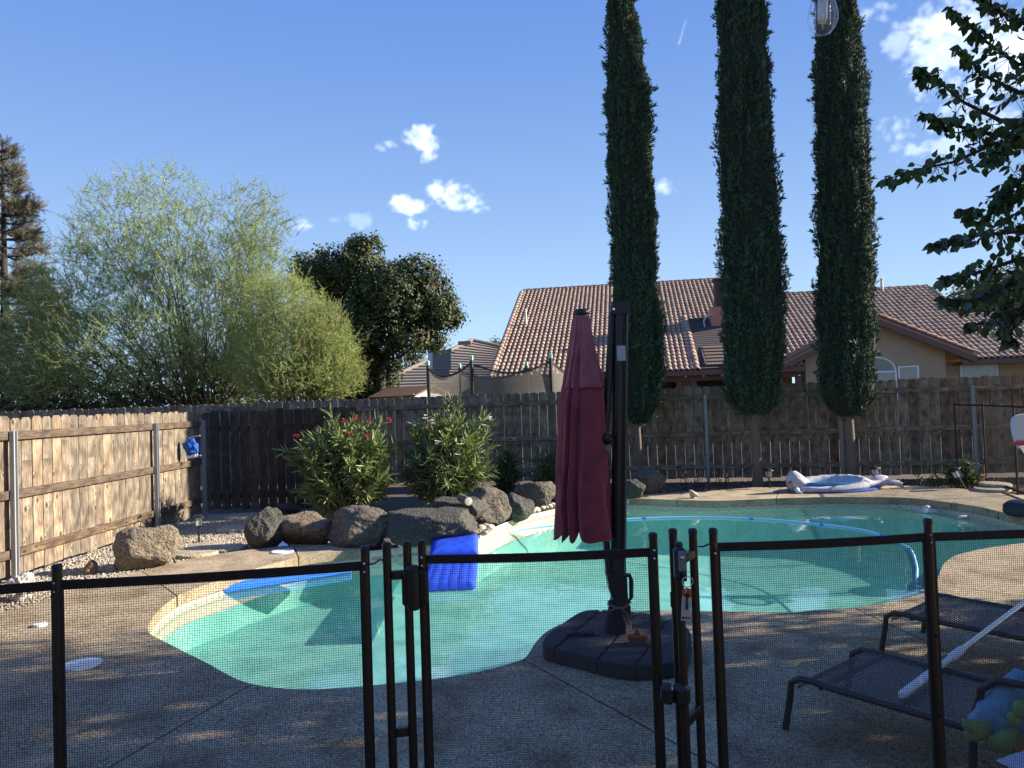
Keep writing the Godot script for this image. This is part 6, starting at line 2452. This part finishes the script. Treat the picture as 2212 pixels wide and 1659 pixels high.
func make_things() -> void:
	whale()
	var c0 := gp(1709, 1579)
	var c1 := gp(1874, 1414, 0.25)
	c1.y = 0
	# keep the foot end square to the bed
	var ax := (gp(1874, 1414, 0.25) - gp(1753, 1473, 0.25))
	ax.y = 0
	var l1 := lounger("black wicker lounger nearest the fence with a toy and a pole on it", c0, c0 + ax.normalized() * 0.58)
	var c2 := gp(1914, 1414)
	lounger("black wicker lounger farther away, only the pole resting on it", c2, c2 + ax.normalized() * 0.58)
	# telescopic pole lying across both loungers
	var p0 := gp(1946, 1503, 0.3)
	var p1 := gp(2225, 1292, 0.34)
	var dir := (p1 - p0).normalized()
	var pole := thing("pool_pole", "white telescopic pool pole lying across the two black loungers", "pole")
	var m := MB.new()
	m.tube([p0, p0 + dir * 0.02, p0 + dir * 0.3, p0 + dir * 0.34], [0.012, 0.019, 0.019, 0.016], 12)
	part("grip", m, M.white, pole)
	m = MB.new()
	m.tube([p0 + dir * 0.34, p0 + dir * 0.58], 0.014, 12)
	m.tube([p0 + dir * 0.58, p0 + dir * 0.6, p0 + dir * 0.74, p0 + dir * 0.76], [0.015, 0.021, 0.02, 0.016], 12)
	part("locking_sleeve", m, M.white, pole)
	m = MB.new()
	m.tube([p0 + dir * 0.76, p0 + dir * 3.2], 0.0155, 12)
	part("tube", m, M.alu, pole)
	toy()
	# basketball hoop beside the pool
	var hb := gp(2225, 1112)
	var hoop := thing("basketball_hoop", "child's poolside basketball hoop with pale board and red rim", "basketball hoop", hb)
	var d := -hb.z
	var L := func(px: float, py: float, z := 0.0) -> Vector3:
		return at(px, py, d) - hb + Vector3(0, 0, z)
	m = MB.new()
	m.lathe([Vector2(0.24, 0), Vector2(0.27, 0.04), Vector2(0.26, 0.12), Vector2(0.2, 0.17), Vector2(0, 0.18)], 24, frame(Vector3(-0.02, 0, 0)))
	part("base", m, M.hoop_black, hoop)
	m = MB.new()
	m.tube([Vector3(0.1, 0.15, -0.05), Vector3(0.1, 1.1, -0.05)], 0.03, 10)
	part("pole", m, M.hoop_black, hoop)
	var poly := PackedVector2Array()
	for q in [[2183, 918], [2185, 905], [2192, 898], [2210, 894], [2250, 893], [2268, 898], [2274, 910], [2272, 940], [2264, 962], [2250, 968], [2206, 970], [2194, 962], [2186, 940]]:
		var p: Vector3 = L.call(q[0], q[1])
		poly.append(Vector2(p.x, p.y))
	poly = smooth(poly, 2)
	m = MB.new()
	m.plate(poly, -0.02, 0.02)
	part("backboard", m, M.backboard, hoop)
	m = MB.new()
	var pts := []
	for q in [[2205, 950], [2203, 925], [2212, 916], [2240, 915], [2252, 925], [2250, 950]]:
		pts.append(L.call(q[0], q[1], 0.022))
	m.tube(pts, 0.005, 5)
	part("target_outline", m, M.hose_blue, hoop)
	var rc: Vector3 = L.call(2212, 955, 0.22)
	m = MB.new()
	pts = []
	for q in 33:
		var a := TAU * q / 32
		pts.append(rc + Vector3(cos(a) * 0.25, 0, sin(a) * 0.18))
	m.tube(pts, 0.022, 10, false)
	part("rim", m, M.rim_red, hoop)
	m = MB.new()
	for q in 14:
		for sg in [-1.0, 1.0]:
			var net := []
			for k in 6:
				var a: float = TAU * (q + sg * k * 0.5) / 14
				var r := lerpf(0.22, 0.1, pow(k / 5.0, 0.7))
				net.append(rc + Vector3(cos(a) * r, -k * 0.045, sin(a) * r * 0.8))
			m.tube(net, 0.0045, 4, false)
	part("net", m, M.white, hoop)
	# path lamps
	path_lamp("upright black path lamp standing in the gravel", 430, 1168, Vector3(0, 0.4, 0), 1.0)
	path_lamp("leaning black path lamp beside the lone tan boulder", 380, 1216, Vector3(0, 0.3, 0.42), 1.0)
	path_lamp("black path lamp at the foot of the middle cypress", 1663, 1054, Vector3(0, 0.2, 0.06), 1.0)
	path_lamp("black path lamp behind the whale float", 1897, 1049, Vector3(0, 0.2, 0.18), 1.0)
	path_lamp("tipped broken path lamp catching sun by the far deck edge", 2086, 1056, Vector3(-0.2, 0.3, 0.45), 1.15)
	# bird figure and wire ornaments
	var bd := thing("bird_figure", "small pale stone bird figure on the far pool coping", "ornament", gp(1499, 1076))
	m = MB.new()
	m.tube([Vector3(0.08, 0.035, 0), Vector3(0.03, 0.05, 0), Vector3(-0.02, 0.065, 0), Vector3(-0.05, 0.11, 0), Vector3(-0.07, 0.12, 0)], [0.01, 0.045, 0.055, 0.032, 0.012], 10)
	m.lathe([Vector2(0.05, 0), Vector2(0.04, 0.03), Vector2(0, 0.04)], 12, frame(Vector3(-0.01, 0, 0)))
	part("body", m, M.rocks_pale, bd)
	var wo := thing("wire_ornament", "low wire garden ornament with pale flower heads by the rear fence", "ornament", gp(1525, 1056))
	m = MB.new()
	var hd := MB.new()
	for q in 22:
		var x := rr(-0.42, 0.42)
		var h := rr(0.1, 0.32)
		var z := rr(-0.15, 0.15)
		m.tube([Vector3(x, 0, z), Vector3(x + rr(-0.05, 0.05), h * 0.6, z), Vector3(x + rr(-0.08, 0.08), h, z)], 0.006, 4, false)
		hd.lathe([Vector2(0, -0.012), Vector2(0.02, 0), Vector2(0, 0.012)], 8, turned(Vector3(x, h, z), Vector3(rr(0, 2), 0, rr(0, 2))))
	part("wire_stem", m, M.black, wo)
	part("wire_flower_heads", hd, M.rocks_pale, wo)
	m = MB.new()
	m.tube([Vector3(0, 0, 0), Vector3(0.01, 0.4, 0)], 0.012, 6)
	solo("garden_stake", "thin brown stake standing by the wire ornament", "stake", m, M.bark_dark, frame(gp(1570, 1052)))
	# straw tuft by the broken lamp
	m = MB.new()
	for q in 120:
		var a := rr(0, TAU)
		var p := Vector3(cos(a) * rr(0, 0.3), 0, sin(a) * rr(0, 0.15))
		var w := p + Vector3(rr(-0.15, 0.15), rr(0.03, 0.2), rr(-0.1, 0.1))
		m.tube([p, w], 0.005, 3, false)
	var sw := solo("dry_grass_clump", "brown dead grass clump behind the tipped path lamp", "dead plant", m, M.straw, frame(gp(2102, 1048)))
	# skimmer lids
	m = MB.new()
	m.lathe([Vector2(0.125, 0), Vector2(0.125, 0.01), Vector2(0.118, 0.014), Vector2(0, 0.014)], 32)
	var lid := m.mesh()
	solo("skimmer_lid", "white round skimmer lid on the shaded deck before the fence", "lid", lid, M.white, turned(gp(176, 1437), Vector3.ZERO, Vector3(0.95, 1, 0.95)), "white deck lids")
	var l2 := solo("skimmer_lid", "white round lid on the sunlit coping with a blue and white cap on it", "lid", lid, M.white, turned(gp(611, 1192), Vector3.ZERO, Vector3(1.05, 1, 1.05)), "white deck lids")
	m = MB.new()
	m.tube([Vector3(-0.05, 0.02, 0), Vector3(0, 0.045, 0), Vector3(0.06, 0.025, 0)], [0.012, 0.028, 0.01], 8)
	solo("bottle_cap_toy", "tiny blue and white object lying on the coping lid", "toy", m, M.hose_blue, frame(gp(611, 1187) + Vector3(0, 0.02, 0)))
	solo("skimmer_lid", "small white cap lying on the deck near the fence's left post", "lid", lid, M.white, turned(gp(86, 1352), Vector3.ZERO, Vector3(0.4, 1.3, 0.4)), "white deck lids")
	# crumpled white bag by the fence post
	var bg := rock_mesh(18, 301, 0.55, 5, 0.3)
	solo("crumpled_bag", "crumpled pale grey plastic bag at the foot of the nearest steel fence post", "bag", bg, M.ac_light, turned(gp(52, 1290) + Vector3(0, 0.08, 0), Vector3(0.2, 0.5, 0), Vector3(0.12, 0.13, 0.1)))
	# net bag and brushes on the corner post
	var hk := gp(437, 1115)
	var nb := thing("pool_brush_rack", "blue leaf net and white brushes hung on hooks at the fence corner", "pool tools", hk + Vector3(0, 0, 0.1))
	d = 10.75
	L = func(px: float, py: float, z := 0.0) -> Vector3:
		return at(px, py, d) - nb.position + Vector3(0, 0, z)
	part("net_bag", rock_mesh(16, 333, 0.5, 3, 0.12), M.net_blue, nb, Transform3D(Basis(Vector3.BACK, 0.25) * Basis.from_scale(Vector3(0.105, 0.13, 0.055)), L.call(412, 966)))
	for q in [[405, 946, 432, 941], [405, 988, 434, 984]]:
		m = MB.new()
		m.tube([L.call(q[0], q[1] + 3), L.call(q[0] + 4, q[1]), L.call(q[2], q[3])], 0.012, 8)
		part("hook", m, M.galvanised, nb)
	m = MB.new()
	m.tube([L.call(406, 987), L.call(424, 984)], 0.028, 8)
	part("brush_head", m, M.white, nb)
	m = MB.new()
	m.tube([L.call(424, 970), L.call(427, 988)], 0.011, 8)
	part("handle", m, M.hose_blue, nb)
	# bulb of a string light hanging close overhead
	var bp := at(1777, 40, 1.13)
	var bl := thing("string_bulb", "clear glass string light bulb hanging close overhead", "light bulb", bp)
	bl.transform.basis = Basis(Vector3.BACK, -0.06)
	m = MB.new()
	var prof := []
	for q in [[0.0, -0.0255], [0.007, -0.0248], [0.014, -0.021], [0.0195, -0.013], [0.0225, -0.002], [0.0225, 0.006], [0.02, 0.018], [0.0165, 0.029], [0.014, 0.036]]:
		prof.append(Vector2(q[0], q[1]))
	m.lathe(prof, 28)
	part("glass", m, M.bulb_glass, bl)
	m = MB.new()
	m.lathe([Vector2(0, -0.006), Vector2(0.006, -0.006), Vector2(0.0075, 0.0), Vector2(0.0075, 0.034)], 14)
	part("inner_stem", m, M.white, bl)
	m = MB.new()
	for q in 4:
		var a := TAU * q / 4 + 0.4
		m.tube([Vector3(cos(a) * 0.004, -0.004, sin(a) * 0.004), Vector3(cos(a) * 0.011, -0.012, sin(a) * 0.011), Vector3(cos(a) * 0.01, 0.02, sin(a) * 0.01)], 0.0007, 4, false)
	part("filament", m, M.chrome, bl)
	m = MB.new()
	m.lathe([Vector2(0.0145, 0.033), Vector2(0.0175, 0.034), Vector2(0.0185, 0.06), Vector2(0.014, 0.085), Vector2(0.005, 0.095), Vector2(0, 0.096)], 18)
	part("socket", m, M.black_plastic, bl)
	m = MB.new()
	m.tube([Vector3(-2.5, 0.16, 0.3), Vector3(-0.6, 0.1, 0.05), Vector3(0, 0.092, 0), Vector3(0.7, 0.11, -0.05), Vector3(2.5, 0.2, -0.2)], 0.004, 6)
	part("cord", m, M.black_plastic, bl)
	# far string bulbs under the neighbour's eave
	var bulb := MB.new()
	bulb.lathe([Vector2(0, -0.07), Vector2(0.05, -0.03), Vector2(0.055, 0.0), Vector2(0.03, 0.05), Vector2(0.03, 0.09), Vector2(0, 0.1)], 10)
	var bm := bulb.mesh()
	for q in [[1718, 801], [1753, 800], [1481, 812], [1520, 811], [1560, 810]]:
		var p := at(q[0], q[1], 28.6)
		solo("eave_bulb", "tiny string light bulb under the eave of the clay roofed house", "light bulb", bm, M.white, frame(p), "string bulbs under the eave")


func toy() -> void:
	# soft blue toy animal slumped on the near lounger: rump up, green feet, orange belly
	var p := gp(2150, 1590, 0.29)
	var o := thing("plush_toy", "soft blue toy animal with green feet and orange belly on the near lounger", "toy", p)
	var d := -p.z
	var L := func(px: float, py: float, z := 0.0) -> Vector3:
		return at(px, py, d) - p + Vector3(0, 0, z)
	var nz := noise(66, 2.5)
	var blob := func(pts: Array, n: int) -> MB:
		var m := MB.new()
		var rows := []
		for q in n + 1:
			var f: float = q / float(n) * (pts.size() - 1.0)
			var k := mini(int(f), pts.size() - 2)
			var g: float = smoothstep(0, 1, f - k)
			var c: Vector3 = pts[k][0].lerp(pts[k + 1][0], f - k)
			var r: float = lerpf(pts[k][1], pts[k + 1][1], g)
			var row := PackedVector3Array()
			var ax: Vector3 = (pts[k + 1][0] - pts[k][0]).normalized()
			var sd := ax.cross(Vector3(0.1, 0.2, 1)).normalized()
			var up := sd.cross(ax)
			for w in 21:
				var a := TAU * (w % 20) / 20
				var rad := r * (1.0 + 0.22 * nz.get_noise_3d(cos(a), f, sin(a)))
				row.append(c + sd * cos(a) * rad + up * sin(a) * rad * 0.8)
			rows.append(row)
		m.sheet(rows)
		return m
	part("body", blob.call([[L.call(2262, 1560), 0.02], [L.call(2245, 1550), 0.11], [L.call(2190, 1545), 0.11], [L.call(2140, 1556), 0.075], [L.call(2108, 1566), 0.04], [L.call(2104, 1570), 0.005]], 20), M.toy_blue, o)
	part("tail", blob.call([[L.call(2230, 1455), 0.01], [L.call(2205, 1470), 0.05], [L.call(2195, 1500), 0.085], [L.call(2185, 1540), 0.1], [L.call(2185, 1560), 0.02]], 14), M.toy_blue, o)
	part("foot", blob.call([[L.call(2062, 1558, 0.05), 0.006], [L.call(2070, 1556, 0.05), 0.03], [L.call(2096, 1566, 0.05), 0.032], [L.call(2118, 1562, 0.03), 0.03]], 10), M.toy_green, o)
	part("foot", blob.call([[L.call(2058, 1572, 0.06), 0.006], [L.call(2066, 1573, 0.06), 0.02], [L.call(2090, 1574, 0.06), 0.02], [L.call(2110, 1570, 0.03), 0.02]], 10), M.toy_green, o)
	part("leg", blob.call([[L.call(2104, 1592, 0.07), 0.01], [L.call(2116, 1588, 0.07), 0.03], [L.call(2150, 1582, 0.07), 0.042], [L.call(2185, 1568, 0.05), 0.035]], 12), M.toy_green, o)
	part("belly", blob.call([[L.call(2150, 1590, 0.1), 0.01], [L.call(2180, 1588, 0.1), 0.055], [L.call(2215, 1600, 0.1), 0.075], [L.call(2250, 1620, 0.08), 0.05]], 12), M.toy_orange, o)
	for q in [[2168, 1508, 0.035], [2205, 1495, 0.04], [2150, 1528, 0.025]]:
		var m := MB.new()
		m.lathe([Vector2(0, -0.02), Vector2(q[2], 0), Vector2(q[2] * 0.8, 0.012), Vector2(0, 0.018)], 14, Transform3D(Basis(Vector3.RIGHT, 1.1), L.call(q[0], q[1], 0.1)))
		part("spot", m, M.toy_green, o)
	var pm := MB.new()
	var rows := []
	for r in 8:
		var row := PackedVector3Array()
		for c in 12:
			row.append(Vector3(c * 0.022, 0.012 * nz.get_noise_2d(c * 0.2, r * 0.2) + 0.01, r * 0.016))
		rows.append(row)
	pm.sheet(rows)
	solo("crumpled_paper", "crumpled pale paper lying under the toy on the near lounger", "paper", pm, M.paper, turned(gp(2150, 1648, 0.285), Vector3(0.1, 0.4, 0)))


func _ready() -> void:
	rng.seed = 20
	make_materials()
	make_sky()
	make_setting()
	make_house()
	make_far_things()
	make_fences()
	make_trees()
	make_garden()
	make_pool_fence()
	make_umbrella()
	make_floats()
	make_things()
